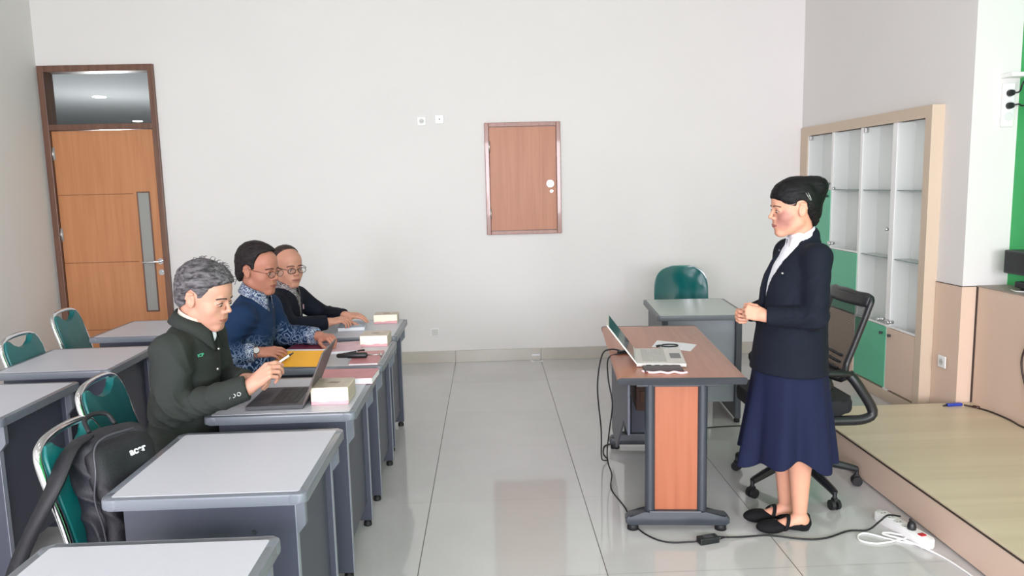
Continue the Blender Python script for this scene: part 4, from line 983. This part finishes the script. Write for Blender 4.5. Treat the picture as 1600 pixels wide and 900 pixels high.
def body_core(S, pel, wai, che, nb, shL, shR, g=1): torso(S, pel, wai, che, nb, shL, shR, g, inf=-.022)

# ------------------------------------------------------------------ woman standing
WR = R(184); wl = (1.385, 3.40, 0)
wm = thing('person', 'standing woman in navy jacket and skirt, hair pinned in a bun, hands held together', 'person', wl, WR)
L_ = local(wl, WR)
skW = skin_mat('skin_warm', (214, 158, 132))
nt, N, L, b = nodes(skW)   # mauve patch over the lower face, as worn in the photograph
T = (rotm(-7, 7), np.array((.005, 0, 1.497)), 1.07)
pc = T[0] @ (np.array((.07, .05, -.035))*T[2])+T[1]
tc = N.new('ShaderNodeTexCoord'); vm = N.new('ShaderNodeVectorMath'); vm.operation = 'DISTANCE'; L.new(tc.outputs['Object'], vm.inputs[0]); vm.inputs[1].default_value = tuple(pc)
n9 = N.new('ShaderNodeTexNoise'); n9.inputs['Scale'].default_value = 45; L.new(tc.outputs['Object'], n9.inputs[0])
dd = mathn(nt, 'ADD', vm.outputs['Value'], mathn(nt, 'MULTIPLY', n9.outputs[0], .03)); mr = N.new('ShaderNodeMapRange'); L.new(dd, mr.inputs[0]); mr.inputs[1].default_value = .040; mr.inputs[2].default_value = .070; mr.inputs[3].default_value = .62; mr.inputs[4].default_value = 0
old = b.inputs['Base Color'].links[0].from_socket; L.new(mixc(nt, mr.outputs[0], old, lin((146, 92, 94))), b.inputs['Base Color'])
S = Sdf(); head(S, T, fem=True, jaw=.94, neck=(-.035, 0, 1.36), nr=.046)
shL, shR = (-.035, .140, 1.285), (-.035, -.140, 1.285); elL, elR = (-.005, .195, 1.03), (-.0, -.20, 1.03); wrL, wrR = (.180, .105, 1.030), (.172, -.10, 1.005)
body_core(S, (.0, 0, .86), (.0, 0, 1.0), (.0, 0, 1.18), (-.03, 0, 1.345), shL, shR, .86)
arm(S, shL, elL, wrL, (.042, .036, .033, .024), 0); arm(S, shR, elR, wrR, (.042, .036, .033, .024), 0)
for s in (-1, 1):
    x = {1: -.008, -1: .004}[s]
    S.cap((.0, s*.085, .84), (x+.01, s*.065, .46), .085, .052, .03); S.cap((x+.01, s*.065, .46), (x-.012, s*.062, .34), .050, .054, .03); S.cap((x-.012, s*.062, .34), (x-.018, s*.06, .10), .054, .034, .02)
    S.ell((x-.03, s*.06, .045), (.035, .03, .035), .02); S.cap((x-.02, s*.06, .05), (x+.10, s*.06, .022), .033, .022, .02); S.ell((x+.11, s*.06, .022), (.06, .036, .018), .02)
ptL = hand(S, wrL+np.array((.0, 0, 0)), (.85, -.40, .20), (.35, .85, .25), -1, .93, ((62, 62, 35), (66, 66, 38), (70, 66, 38), (72, 64, 36)), thumb=((.75, .45, -.35), (.9, .1, -.5), (.7, -.1, -.7)))
ptR = hand(S, wrR, (.82, .46, .02), (.4, -.8, .1), 1, .93, ((55, 60, 30), (60, 62, 30), (62, 60, 30), (64, 60, 30)), thumb=((.75, .45, -.35), (.9, .1, -.5), (.8, -.1, -.6)))
smesh('body', S, skW, wm, .0075, fine=[((-.12, -.10, 1.34), (.14, .10, 1.66)), ((.15, -.14, .97), (.32, .15, 1.13)), ((-.08, -.11, 0), (.14, .11, .10))], fstep=.0026)
chW = head_parts(wm, T, mat('lips_rose', (150, 84, 84), .4), mat('brow_black', (44, 32, 30), .8), None, fem=True)
# hair with bun
mHairW = hair_mat('hair_black', (7, 6, 8), (20, 18, 20), (40, 40, 120))
S = Sdf(); S.ell((-.012, 0, .046), (.098, .080, .086), .01, T=T); S.ell((-.045, 0, .02), (.068, .070, .088), .02, T=T)
S.ell((.028, 0, .056), (.062, .062, .056), .03, T=T); S.ell((-.062, 0, -.03), (.038, .045, .062), .02, T=T)
S.poly([(.3, .100), (.104, .060), (.078, .046), (.045, .020), (.016, .008), (.012, .030), (-.010, .033), (-.026, .020), (-.030, -.025), (-.052, -.06), (-.066, -.105), (.0, -.2), (.3, -.2)], (-.12, .12), .004, T=T)
S.ell((-.092, 0, .072), (.052, .058, .046), .014, T=T, rot=rotm(0, 25)); S.ell((-.06, 0, .092), (.055, .05, .032), .016, T=T)
S.cap((-.075, .0, .02), (-.10, 0, .055), .04, .038, .012, T=T)
smesh('hair', S, mHairW, wm, .004, disp=hair_disp(.0016, 30, 90))
M = Matrix([list(r) for r in T[0]*T[2]]).to_4x4(); M.translation = Vector(T[1])
bm = T_([(-.030, .083, .062), (-.036, .084, .046), (-.040, .0845, .030), (-.036, .0855, .028), (-.029, .0855, .045), (-.021, .084, .062)], .0014, 6); bmesh.ops.transform(bm, matrix=M, verts=bm.verts); obj('hair_clip', bm, mSteel, wm)
bm = T_(catmull([(.06, .069, .030), (.045, .074, .022), (.02, .080, .024)], 4), .0012, 6); bmesh.ops.transform(bm, matrix=M, verts=bm.verts); obj('hair_tie', bm, mat('rose_metal', (200, 160, 150), .3, 1), wm)
# blouse
mShirt = cloth('white_cotton', (236, 238, 244), .01)
S = Sdf(); torso(S, (.0, 0, .95), (.0, 0, 1.02), (.0, 0, 1.17), (-.03, 0, 1.35), shL, shR, .84, inf=-.002); S.ell((.062, 0, 1.10), (.060, .10, .10), .03)
S.cap((-.03, 0, 1.33), (-.03, 0, 1.37), .056, .052, .01); S.cut((-.02, 0, 1.385), (-.25, 0, 1), .1)
smesh('blouse', S, mShirt, wm, .006, disp=folds(base=.001))
collar('blouse_collar', wm, mShirt, (-.026, 0, 1.366), .060, .054, .030, .022, .05, gap=20, lean=.1, out=1.12)
bm = bmesh.new(); bmesh.ops.create_uvsphere(bm, u_segments=10, v_segments=8, radius=.005, matrix=Matrix.Translation((.075, 0, 1.31))); obj('collar_button', bm, mDarkMetal, wm)
# jacket
mNavy = cloth('navy_wool', (17, 22, 35), .05)
S = Sdf(); torso(S, (.012, 0, .90), (.0, 0, 1.02), (.0, 0, 1.17), (-.04, 0, 1.33), shL, shR, .90, inf=.002, flat=.80)
S.ecap((.005, 0, 1.0), (.020, 0, .70), .165, .205, .86, .05); S.ell((.066, 0, 1.10), (.074, .12, .115), .04); S.ell((-.075, 0, 1.2), (.075, .13, .12), .04)
S.poly([(-.4, .4), (.4, .4), (.4, .768), (-.4, .742)], (-.4, .4), .004)
S.poly([(-.010, .98), (.010, .98), (.024, 1.14), (.046, 1.27), (.066, 1.36), (.07, 1.5), (-.07, 1.5), (-.066, 1.36), (-.046, 1.27), (-.024, 1.14)], (.0, .3), .004, axis=0)
S.cap((-.045, 0, 1.33), (-.050, 0, 1.368), .074, .060, .02)
S.cap((-.03, 0, 1.352), (-.018, 0, 1.46), .0565, .066, .006, 's')
S.cut((-.04, 0, 1.392), (.42, 0, 1), .12)
arm(S, shL, elL, wrL, (.058, .054, .050, .041), .0, .03); arm(S, shR, elR, wrR, (.058, .054, .050, .041), .0, .03)
for w_, e_ in ((wrL, elL), (wrR, elR)): dv = nv(np.array(w_)-e_); S.cut(np.array(w_)-dv*.006, dv, .07)
smesh('jacket', S, mNavy, wm, .006, disp=folds((elL, .10, .010, 60, (.5, 0, 1)), ((.06, .17, 1.05), .10, .006, 70, (1, 0, .7)), ((.0, .15, .95), .16, .004, 34, (.3, 0, 1)), ((0, .18, 1.2), .1, .004, 45, (1, 0, .6)), base=.0022, seed=3))
bm = bmesh.new(); bmesh.ops.create_uvsphere(bm, u_segments=10, v_segments=6, radius=.006, matrix=Matrix.Translation((.098, .088, 1.215))); obj('lapel_pin', bm, mSteel, wm)
# skirt
mSkirt = cloth('blue_wool', (22, 28, 56), .05)
nU, nV = 96, 22; V = []
for j in range(nV+1):
    q = j/nV; z = .80-.455*q
    for i in range(nU):
        a = 2*math.pi*i/nU; fold = (math.sin(a*7+.9+.5*math.sin(a*2))+.35*math.sin(a*12+1))*.035*q**.8; rx = .152+.054*q; ry = .17+.045*q
        r_ = 1+fold*4.0*.9; cx_ = .012-.0*q
        zz = z-(.0+.022*math.sin(a*3+1.0)+.016*math.sin(a*7+.9))*q**3
        V.append((cx_+rx*r_*math.cos(a)*(1+.04*q*math.cos(a)), ry*r_*math.sin(a), zz))
F = [(j*nU+i, j*nU+(i+1) % nU, (j+1)*nU+(i+1) % nU, (j+1)*nU+i) for j in range(nV) for i in range(nU)]
o = obj('skirt', (V, [], F), mSkirt, wm, smooth=True); md = o.modifiers.new('t', 'SOLIDIFY'); md.thickness = .003; md = o.modifiers.new('s', 'SUBSURF'); md.levels = 1; md.render_levels = 1
# flat shoes with straps
for s in (-1, 1):
    x = {1: -.008, -1: .004}[s]; S = Sdf(); y = s*.06
    S.ell((x+.115, y, .026), (.075, .045, .030), .02); S.ell((x-.01, y, .034), (.062, .036, .034), .03); S.cap((x-.052, y, .03), (x-.055, y, .065), .022, .014, .015)
    S.cap((x-.035, y, .0), (x-.035, y, .022), .03, .03, .01)
    S.poly([(x-.045, .2), (x-.036, .062), (x-.005, .040), (x+.06, .036), (x+.088, .052), (x+.12, .2)], (y-.1, y+.1), .006)
    S.cut((x+.03, y, .002), (0, 0, -1), .2, .002)
    sh = smesh('shoe', S, cloth('black_suede', (20, 20, 23), .05), wm, .004)
    bm = bmesh.new(); pts = catmull([(x+.065, y+.043, .02), (x+.052, y+.036, .052), (x+.040, y+.012, .074), (x+.040, y-.012, .074), (x+.052, y-.036, .052), (x+.065, y-.043, .02)], 5)
    for p in pts: pass
    Vv_ = []
    for p in pts: Vv_ += [(p.x-.009, p.y, p.z), (p.x+.009, p.y, p.z-.004)]
    F = [(2*i, 2*i+1, 2*i+3, 2*i+2) for i in range(len(pts)-1)]; bm.free()
    o = obj('strap', (Vv_, [], F), MATS['black_suede'], sh, smooth=True); md = o.modifiers.new('t', 'SOLIDIFY'); md.thickness = .004; md.offset = 1

# ------------------------------------------------------------------ man in dark green jacket
m1 = thing('person', 'seated man in dark green jacket with grey hair, holding a pen over the black laptop', 'person', (-1.25, 3.15, 0), 0)
sk1 = skin_mat('skin_tan', (202, 150, 128)); T = (rotm(-12, 17), np.array((.072, 0, 1.205)), 1.14)
pel, wai, che, nb = (-.055, 0, .55), (-.045, 0, .72), (-.02, 0, .92), (.02, 0, 1.085); shL, shR = (.01, .175, 1.015), (-.01, -.175, 1.01)
elR, wrR = (.012, -.245, .792), (.285, -.185, .862); elL, wrL = (.03, .235, .80), (.20, .05, .835)
S = Sdf(); head(S, T, jaw=1.08, neck=(.015, 0, 1.08), nr=.060); body_core(S, pel, wai, che, nb, shL, shR, .93)
arm(S, shR, elR, wrR, (.042, .038, .034, .027)); arm(S, shL, elL, wrL, (.042, .038, .034, .027))
p1 = hand(S, np.array(wrR)+(.012, 0, .008), (.76, .05, .60), (-.45, -.75, .45), 1, 1.1, ((48, 28, 12), (58, 40, 22), (64, 52, 28), (68, 56, 30)), thumb=((.75, .5, -.55), (.95, .1, -.35), (.95, -.1, -.2)))
hand(S, wrL, (.9, -.20, .2), (-.1, .6, .8), -1, 1.0, ((50, 60, 30),)*4)
smesh('body', S, sk1, m1, .008, fine=[((-.06, -.12, 1.07), (.21, .12, 1.38)), ((.18, -.26, .78), (.46, .13, .99))], fstep=.0026)
ch1 = head_parts(m1, T, mat('lips_brown', (156, 98, 84), .5), mat('brow_grey', (62, 52, 50), .8), None, closed=.0)
mHair1 = hair_mat('hair_grey', (44, 42, 44), (116, 112, 115), (28, 60, 90))
S = Sdf(); S.ell((-.014, 0, .046), (.099, .082, .090), .01, T=T); S.ell((.026, 0, .066), (.064, .063, .052), .025, T=T); S.ell((-.05, 0, -.0), (.060, .064, .075), .02, T=T)
S.poly([(.3, .10), (.098, .084), (.060, .066), (.048, .048), (.036, .020), (.026, -.012), (.012, -.014), (.010, .022), (-.010, .034), (-.028, .020), (-.034, -.03), (-.060, -.055), (-.10, -.060), (-.2, -.07), (-.2, -.25), (.3, -.25)], (-.14, .14), .004, T=T)
smesh('hair', S, mHair1, m1, .0035, disp=lambda P: hair_disp(.0026, 34, 60, 2)(P)+.004*np.maximum(0, vnoise(P*np.array((26, 40, 30)), 9)))
random.seed(7); M = Matrix([list(r) for r in T[0]*T[2]]).to_4x4(); M.translation = Vector(T[1]); bm = bmesh.new()
for k in range(60):
    a = random.uniform(-.07, .085); yv = random.uniform(-.06, .06); z0 = .046+.088*math.sqrt(max(.05, 1-((a+.014)/.105)**2-(yv/.09)**2)); h_ = random.uniform(.006, .020); dx_ = random.uniform(.004, .028)
    tube(bm, catmull([(a, yv, z0-.006), (a+dx_*.3, yv+random.uniform(-.004, .004), z0+h_*.7), (a+dx_, yv+random.uniform(-.008, .008), z0+h_*.75)], 3), [.0016, .0014, .0013, .0012, .001, .0008, .0005], 4)
bmesh.ops.transform(bm, matrix=M, verts=bm.verts); hw = obj('hair_wisps', bm, mHair1, m1); hw['kind'] = 'stuff'
mJk = cloth('dark_green_wool', (47, 51, 48), .05)
S = Sdf(); torso(S, (-.06, 0, .56), wai, che, nb, shL, shR, 1.0, inf=.004, flat=.76); S.ell((-.03, 0, .62), (.135, .195, .12), .05)
S.cap((.01, 0, 1.10), (.05, 0, 1.22), .064, .075, .006, 's'); S.cut((-.06, 0, .50), (0, 0, -1), .3)
arm(S, shR, elR, wrR, (.072, .060, .056, .046), .003, .04); arm(S, shL, elL, wrL, (.072, .060, .056, .046), .003, .04)
for w_, e_ in ((wrR, elR), (wrL, elL)): dv = nv(np.array(w_)-e_); S.cut(np.array(w_)-dv*.004, dv, .08)
smesh('jacket', S, mJk, m1, .006, disp=folds((elR, .11, .024, 50, (1, 0, .5)), ((-.02, -.22, .90), .12, .017, 36, (.5, 0, 1)), ((.12, -.22, .82), .10, .014, 55, (1, 0, .2)), ((-.10, -.15, .75), .20, .014, 26, (.25, 0, 1)), ((.05, -.14, 1.0), .10, .012, 46, (1, .3, .3)), ((.06, -.05, .88), .12, .012, 40, (.6, 0, 1)), base=.004, seed=8))
collar('jacket_collar', m1, mJk, (.022, 0, 1.092), .076, .078, .032, .030, .080, gap=20, lean=.2, th=.004, out=1.34)
collar('inner_collar', m1, cloth('pale_lining', (216, 204, 192), .02), (.024, 0, 1.099), .069, .070, .032, .033, .0, gap=34, lean=.25, th=.003, out=1.01)
S = Sdf(); S.ell((.088, 0, 1.045), (.022, .022, .035), .01); smesh('shirt_front', S, mShirt, m1, .005)
dv = nv(np.array(wrR)-elR)
for k in range(3):
    p = np.array(wrR)-dv*(.020+.021*k)+np.array((.0, -.0525+.0012*k, -.006)); bm = bmesh.new(); tube(bm, [Vector(p)+Vector((.007*math.cos(a), 0, .007*math.sin(a))) for a in [i*math.pi/6 for i in range(12)]], .0022, 6, closed=True); obj('cuff_button', bm, mSteel, m1)
for k in range(3):
    bm = bmesh.new(); bmesh.ops.create_uvsphere(bm, u_segments=10, v_segments=6, radius=.0065, matrix=Matrix.Translation((.118-.01*k, -.012, .985-.085*k))); obj('jacket_button', bm, mSteel, m1)
text_mesh('chest_emblem', 'ICP', .017, mat('emblem_green', (60, 150, 110), .6), m1, frameM((.088, -.128, .985), (.72, .66, .1), (.55, -.75, .2)), .0006)
seated_lower(m1, cloth('black_trouser', (34, 34, 38), .04), -.03)
pen = thing('pen', 'short silver pen with dark tip held in the hand over the black laptop', 'pen'); pp = p1(.135, .030, -.040); pen.location = (pp[0]-1.25, pp[1]+3.15, pp[2]); pen.rotation_euler = (0, R(-32), R(-6))
obj('barrel', T_([(-.06, 0, 0), (.03, 0, 0)], .0045, 8), mat('pen_silver', (206, 206, 206), .3), pen); obj('tip', T_([(.03, 0, 0), (.05, 0, 0)], [.0045, .002], 8), mBlack, pen)

# ------------------------------------------------------------------ man in blue batik shirt
m2 = thing('person', 'seated man in blue batik shirt with thin glasses and dark hair, holding the yellow folder', 'person', (-1.25, 4.08, 0), 0)
sk2 = skin_mat('skin_brown', (180, 122, 102)); T = (rotm(-20, 9), np.array((.018, 0, 1.215)), 1.12)
pel, wai, che, nb = (-.10, 0, .55), (-.085, 0, .72), (-.05, 0, .90), (-.01, 0, 1.07); shL, shR = (.0, .18, .985), (-.035, -.18, .985)
elR, wrR = (-.13, -.275, .82), (.055, -.235, .815); elL, wrL = (.06, .25, .815), (.285, .155, .815)
S = Sdf(); head(S, T, jaw=1.06, neck=(-.01, 0, 1.07), nr=.058); body_core(S, pel, wai, che, nb, shL, shR, .95)
arm(S, shR, elR, wrR, (.042, .038, .034, .027)); arm(S, shL, elL, wrL, (.042, .038, .034, .027))
hand(S, wrR, (.95, .10, -.0), (-.05, -.55, .85), 1, 1.0, ((16, 30, 20), (20, 30, 20), (24, 32, 22), (28, 34, 22)), thumb=((.75, .5, -.55), (.95, .1, -.45), (.95, -.0, -.4)))
hand(S, wrL, (.80, -.45, -.02), (.1, -.25, .95), -1, 1.0, ((45, 55, 30), (50, 55, 30), (55, 55, 30), (58, 55, 30)))
smesh('body', S, sk2, m2, .008, fine=[((-.11, -.12, 1.08), (.16, .12, 1.38)), ((.04, -.29, .74), (.25, -.17, .86)), ((.27, .0, .74), (.43, .2, .86))], fstep=.003)
ch2 = head_parts(m2, T, mat('lips_dark', (146, 82, 76), .5), mat('brow_dark', (60, 44, 40), .8), None, closed=.1)
mHair2 = hair_mat('hair_dark_brown', (18, 14, 16), (44, 36, 37), (40, 50, 110))
S = Sdf(); S.ell((-.018, 0, .048), (.099, .083, .088), .01, T=T); S.ell((.01, 0, .074), (.075, .068, .050), .025, T=T); S.ell((-.055, 0, -.005), (.058, .066, .082), .02, T=T)
S.poly([(.3, .12), (.075, .108), (.040, .085), (.030, .050), (.030, .010), (.026, -.014), (.012, -.014), (.010, .022), (-.010, .034), (-.028, .020), (-.034, -.03), (-.058, -.062), (-.10, -.075), (-.2, -.08), (-.2, -.25), (.3, -.25)], (-.14, .14), .004, T=T)
smesh('hair', S, mHair2, m2, .0045, disp=hair_disp(.0024, 30, 60, 4))
mBatik = batik('blue_batik', (22, 46, 80), (150, 168, 196), (-7.5, 5.9, 9.0, -1.2), 24)
mBatik2 = batik('pale_batik', (54, 70, 104), (190, 196, 208), None, 46)
S = Sdf(); torso(S, (-.10, 0, .56), wai, che, nb, shL, shR, 1.0, inf=.006, flat=.78); S.ell((-.07, 0, .66), (.14, .185, .13), .05)
S.cap((-.01, 0, 1.085), (.02, 0, 1.2), .062, .074, .006, 's'); S.cut((-.08, 0, .50), (0, 0, -1), .3)
arm(S, shR, elR, wrR, (.070, .062, .056, .044), .003, .04); arm(S, shL, elL, wrL, (.070, .062, .056, .044), .003, .04)
for w_, e_ in ((wrR, elR), (wrL, elL)): dv = nv(np.array(w_)-e_); S.cut(np.array(w_)-dv*.012, dv, .08)
smesh('shirt', S, mBatik, m2, .007, disp=folds((elL, .12, .010, 50, (1, 0, .5)), ((.08, -.05, .9), .18, .006, 30, (.6, 0, 1)), ((.0, -.2, .92), .12, .008, 40, (.5, 0, 1)), base=.003, seed=5))
collar('shirt_collar', m2, mBatik2, (-.004, 0, 1.085), .074, .076, .034, .034, .06, gap=24, lean=.25, th=.004, out=1.24)
for w_, e_, s in ((wrR, elR, 'near'), (wrL, elL, 'far')):
    dv = nv(np.array(w_)-e_); a = np.array(w_)-dv*.055; bb = np.array(w_)-dv*.012; S = Sdf(); S.cap(a, bb, .0525, .0485, .004); S.cut(bb, dv, .08); S.cut(a, -dv, .08); smesh('cuff', S, mBatik2, m2, .005)
def watch(root, w_, d_, n_, r, mband, mface):
    d_ = Vector(d_).normalized(); n_ = Vector(n_); n_ = (n_-d_*n_.dot(d_)).normalized(); q = d_.cross(n_); c = Vector(w_)
    wt = obj('wrist_watch', T_([c+(n_*math.cos(a)+q*math.sin(a))*r for a in [i*math.pi/10 for i in range(20)]], .0045, 8, closed=True), mband, root)
    bm = bmesh.new(); cyl(bm, c+n_*(r-.002), c+n_*(r+.009), .017, .015, 18); obj('watch_face', bm, mface, wt)
watch(m2, np.array(wrR)+nv(np.array(wrR)-elR)*.0, np.array(wrR)-elR, (.1, -.8, .45), .030, mSteel, mSteel)
def glasses(ch, m, full=True, r=.021, zz=.0):
    bm = bmesh.new()
    for s in (-1, 1):
        rim = [(.104-.012*abs(math.cos(a))*0-.010*(s*.033+r*1.15*math.cos(a)*1.0)**2*60, s*.033+r*1.15*math.cos(a), zz-.004+r*.72*math.sin(a)) for a in [i*math.pi/9 for i in range(18)]]
        tube(bm, rim, .0013 if not full else .0019, 6, closed=True)
        tube(bm, catmull([(.092, s*.058, zz+.004), (.083, s*.070, zz+.006), (.04, s*.077, zz+.008), (-.005, s*.079, zz+.010), (-.02, s*.078, zz-.006)], 4), .0014 if not full else .002, 6)
    tube(bm, [(.104, -.010, zz), (.107, 0, zz+.002), (.104, .010, zz)], .0013, 6)
    g = ch('glasses', bm, m, smooth=True)
    for s in (-1, 1):
        bm = bmesh.new(); vs = [bm.verts.new((.104-.010*(s*.033+r*1.1*math.cos(a))**2*60, s*.033+r*1.1*math.cos(a), zz-.004+r*.68*math.sin(a))) for a in [i*math.pi/9 for i in range(18)]]; bm.faces.new(vs)
        o = ch('lens', bm, mLens)
        o.parent = g
glasses(ch2, mat('bronze_wire', (120, 80, 60), .3, 1), False)
seated_lower(m2, MATS['black_trouser'], -.06)

# ------------------------------------------------------------------ man in navy jacket
m3 = thing('person', 'seated man in dark navy jacket and patterned collar, wearing dark-rimmed glasses, farthest of the three', 'person', (-1.25, 4.88, 0), 0)
m3['label'] = 'seated man in dark navy jacket with dark-rimmed glasses and receding hair'
sk3 = skin_mat('skin_tan_light', (200, 144, 122)); T = (rotm(-46, 6, 0), np.array((-.035, -.0, 1.145)), 1.10)
pel, wai, che, nb = (-.13, 0, .55), (-.12, 0, .70), (-.09, 0, .86), (-.06, 0, 1.0); shL, shR = (-.03, .165, .925), (-.08, -.17, .925)
elL, wrL = (.13, .20, .80), (.30, .06, .812); elR, wrR = (.02, -.24, .80), (.235, -.16, .808)
S = Sdf(); head(S, T, jaw=1.05, neck=(-.06, 0, 1.0), nr=.056); body_core(S, pel, wai, che, nb, shL, shR, .92)
arm(S, shR, elR, wrR, (.042, .038, .034, .027)); arm(S, shL, elL, wrL, (.042, .038, .034, .027))
hand(S, wrL, (.98, -.10, -.0), (.05, -.25, .95), -1, 1.0, ((14, 22, 14), (18, 26, 16), (22, 28, 18), (28, 30, 20)))
hand(S, wrR, (.92, .30, .12), (-.05, -.3, .95), 1, 1.0, ((22, 30, 18), (28, 32, 20), (36, 34, 20), (42, 36, 20)))
smesh('body', S, sk3, m3, .008, fine=[((-.13, -.12, 1.0), (.11, .12, 1.30)), ((.22, -.2, .74), (.50, .12, .86))], fstep=.0032)
ch3 = head_parts(m3, T, mat('lips_muted', (152, 92, 84), .5), MATS['brow_dark'], None, closed=.2)
S = Sdf(); S.ell((-.022, 0, .044), (.094, .080, .084), .01, T=T); S.ell((-.055, 0, -.005), (.056, .062, .075), .02, T=T)
S.poly([(.3, .15), (.05, .125), (.018, .105), (-.004, .07), (.012, .045), (.018, .010), (.016, -.012), (.010, .022), (-.010, .034), (-.028, .020), (-.034, -.03), (-.060, -.055), (-.2, -.07), (-.2, -.25), (.3, -.25)], (-.14, .14), .004, T=T)
smesh('hair', S, hair_mat('hair_thin_brown', (44, 34, 34), (74, 58, 54), (40, 50, 110)), m3, .0045, disp=hair_disp(.0012, 30, 60, 6))
mNv3 = cloth('dark_navy_cloth', (17, 20, 33), .05)
S = Sdf(); torso(S, (-.13, 0, .56), wai, che, nb, shL, shR, .98, inf=.004, flat=.78)
S.cap((-.06, 0, 1.015), (-.04, 0, 1.12), .060, .072, .006, 's'); S.cut((-.12, 0, .50), (0, 0, -1), .3)
S.poly([(-.006, .78), (.006, .78), (.05, .98), (.06, 1.2), (-.06, 1.2), (-.05, .98)], (-.03, .3), .004, axis=0)
arm(S, shR, elR, wrR, (.068, .058, .054, .043), .003, .04); arm(S, shL, elL, wrL, (.068, .058, .054, .043), .003, .04)
for w_, e_ in ((wrR, elR), (wrL, elL)): dv = nv(np.array(w_)-e_); S.cut(np.array(w_)-dv*.004, dv, .08)
smesh('jacket', S, mNv3, m3, .007, disp=folds((elL, .12, .009, 50, (1, 0, .5)), ((.0, 0, .85), .18, .005, 30, (.6, 0, 1)), base=.0025, seed=11))
S = Sdf(); torso(S, (-.12, 0, .70), (-.115, 0, .74), che, nb, shL, shR, .90, inf=.0, flat=.80); mB3 = batik('brown_batik', (70, 56, 66), (206, 198, 196), None, 60); smesh('shirt', S, mB3, m3, .008)
collar('shirt_collar', m3, mB3, (-.052, 0, 1.015), .072, .072, .030, .030, .055, gap=22, lean=.2, th=.004, out=1.2)
obj('pocket_mark', B(.068, .071, -.09, -.07, .885, .915, .001), mat('pink_mark', (190, 150, 160), .6), m3)
glasses(ch3, mat('dark_rim', (58, 44, 46), .35), True)
seated_lower(m3, MATS['black_trouser'], -.09)

# ------------------------------------------------------------------ backpack on the nearest chair
t = thing('backpack', 'black backpack slumped on the nearest green chair, one strap hanging down', 'backpack', (-1.235, 2.49, .445), R(-30))
mBp = mat('backpack_nylon', (22, 22, 27), .6, noise=.12, nscale=22, bump=.5, bscale=220); mBp2 = mat('backpack_side_nylon', (35, 35, 42), .6, noise=.1, nscale=22, bump=.5, bscale=220)
lean = lambda p: (p[0]-.22*p[2], p[1]+.12*p[2], p[2])
def rbox(S, c, h, r, k, pitch):
    Rm = rotm(0, pitch); h = np.array(h)-r
    def fn(X, Y, Z):
        x, y, z = np.abs(X)-h[0], np.abs(Y)-h[1], np.abs(Z)-h[2]
        return np.sqrt(np.maximum(x, 0)**2+np.maximum(y, 0)**2+np.maximum(z, 0)**2)+np.minimum(np.maximum(x, np.maximum(y, z)), 0)-r
    S.put(fn, (0, 0, 0), h+r, k, 'u', (Rm, np.array(c, float), 1.0))
S = Sdf(); rbox(S, (-.055, 0, .205), (.075, .138, .20), .065, .02, -14); S.ell((-.01, 0, .08), (.10, .145, .09), .04); S.cut((0, 0, .0), (0, 0, -1), .3)
smesh('main_bag', S, mBp2, t, .007, disp=folds(((0, -.12, .15), .25, .018, 30, (.4, .5, 1)), base=.006, seed=2))
S = Sdf(); rbox(S, (.045, 0, .135), (.035, .118, .115), .045, .012, -12); rbox(S, (-.012, .0, .285), (.040, .128, .110), .060, .012, -20)
smesh('front_pocket', S, mBp, t, .007, disp=folds(((.09, 0, .16), .16, .016, 34, (.2, .5, 1)), base=.005, seed=4))
obj('zip', T_(catmull([(.045, -.117, .05), (.040, -.122, .13), (.020, -.128, .215), (.022, -.118, .30), (-.0, -.10, .375), (-.01, -.05, .40), (-.01, .05, .40)], 6), .0035, 6), mat('zip_grey', (70, 70, 76), .4), t)
obj('top_handle', T_(catmull([(-.10, -.05, .40), (-.135, -.04, .435), (-.145, .0, .445), (-.135, .04, .435), (-.11, .05, .40)], 5), .008, 8), mBp, t)
text_mesh('brand_lettering', 'acer', .034, mat('lettering_white', (214, 214, 216), .5), t, frameM((.028, .03, .335), (-.02, 1, .04), (.94, .02, .36)), .0012)
def ribbon(name, pts, w, m, parent, side):
    P = catmull(pts, 5); V = []
    for p in P: V += [tuple(p-Vector(side)*w), tuple(p+Vector(side)*w)]
    o = obj(name, (V, [], [(2*i, 2*i+1, 2*i+3, 2*i+2) for i in range(len(P)-1)]), m, parent, smooth=True); o.modifiers.new('t', 'SOLIDIFY').thickness = .008; return o
def tl(*ws):
    M_ = (Matrix.Translation(t.location) @ Matrix.Rotation(R(-30), 4, 'Z')).inverted(); return [tuple(M_ @ Vector(w_)) for w_ in ws]
sd = tuple(Matrix.Rotation(R(30), 3, 'Z') @ Vector((.95, .1, .3)))
ribbon('shoulder_strap', tl((-1.33, 2.44, .84), (-1.345, 2.37, .82), (-1.36, 2.30, .74), (-1.40, 2.265, .65), (-1.45, 2.25, .55), (-1.485, 2.24, .46)), .030, mBp, t, sd)
ribbon('strap_webbing', tl((-1.48, 2.24, .47), (-1.495, 2.24, .40), (-1.50, 2.24, .33)), .012, mBp2, t, sd)
q = tl((-1.49, 2.235, .44))[0]; obj('buckle', B(q[0]-.02, q[0]+.02, q[1]-.006, q[1]+.006, q[2]-.015, q[2]+.015, .003), mBlack, t)
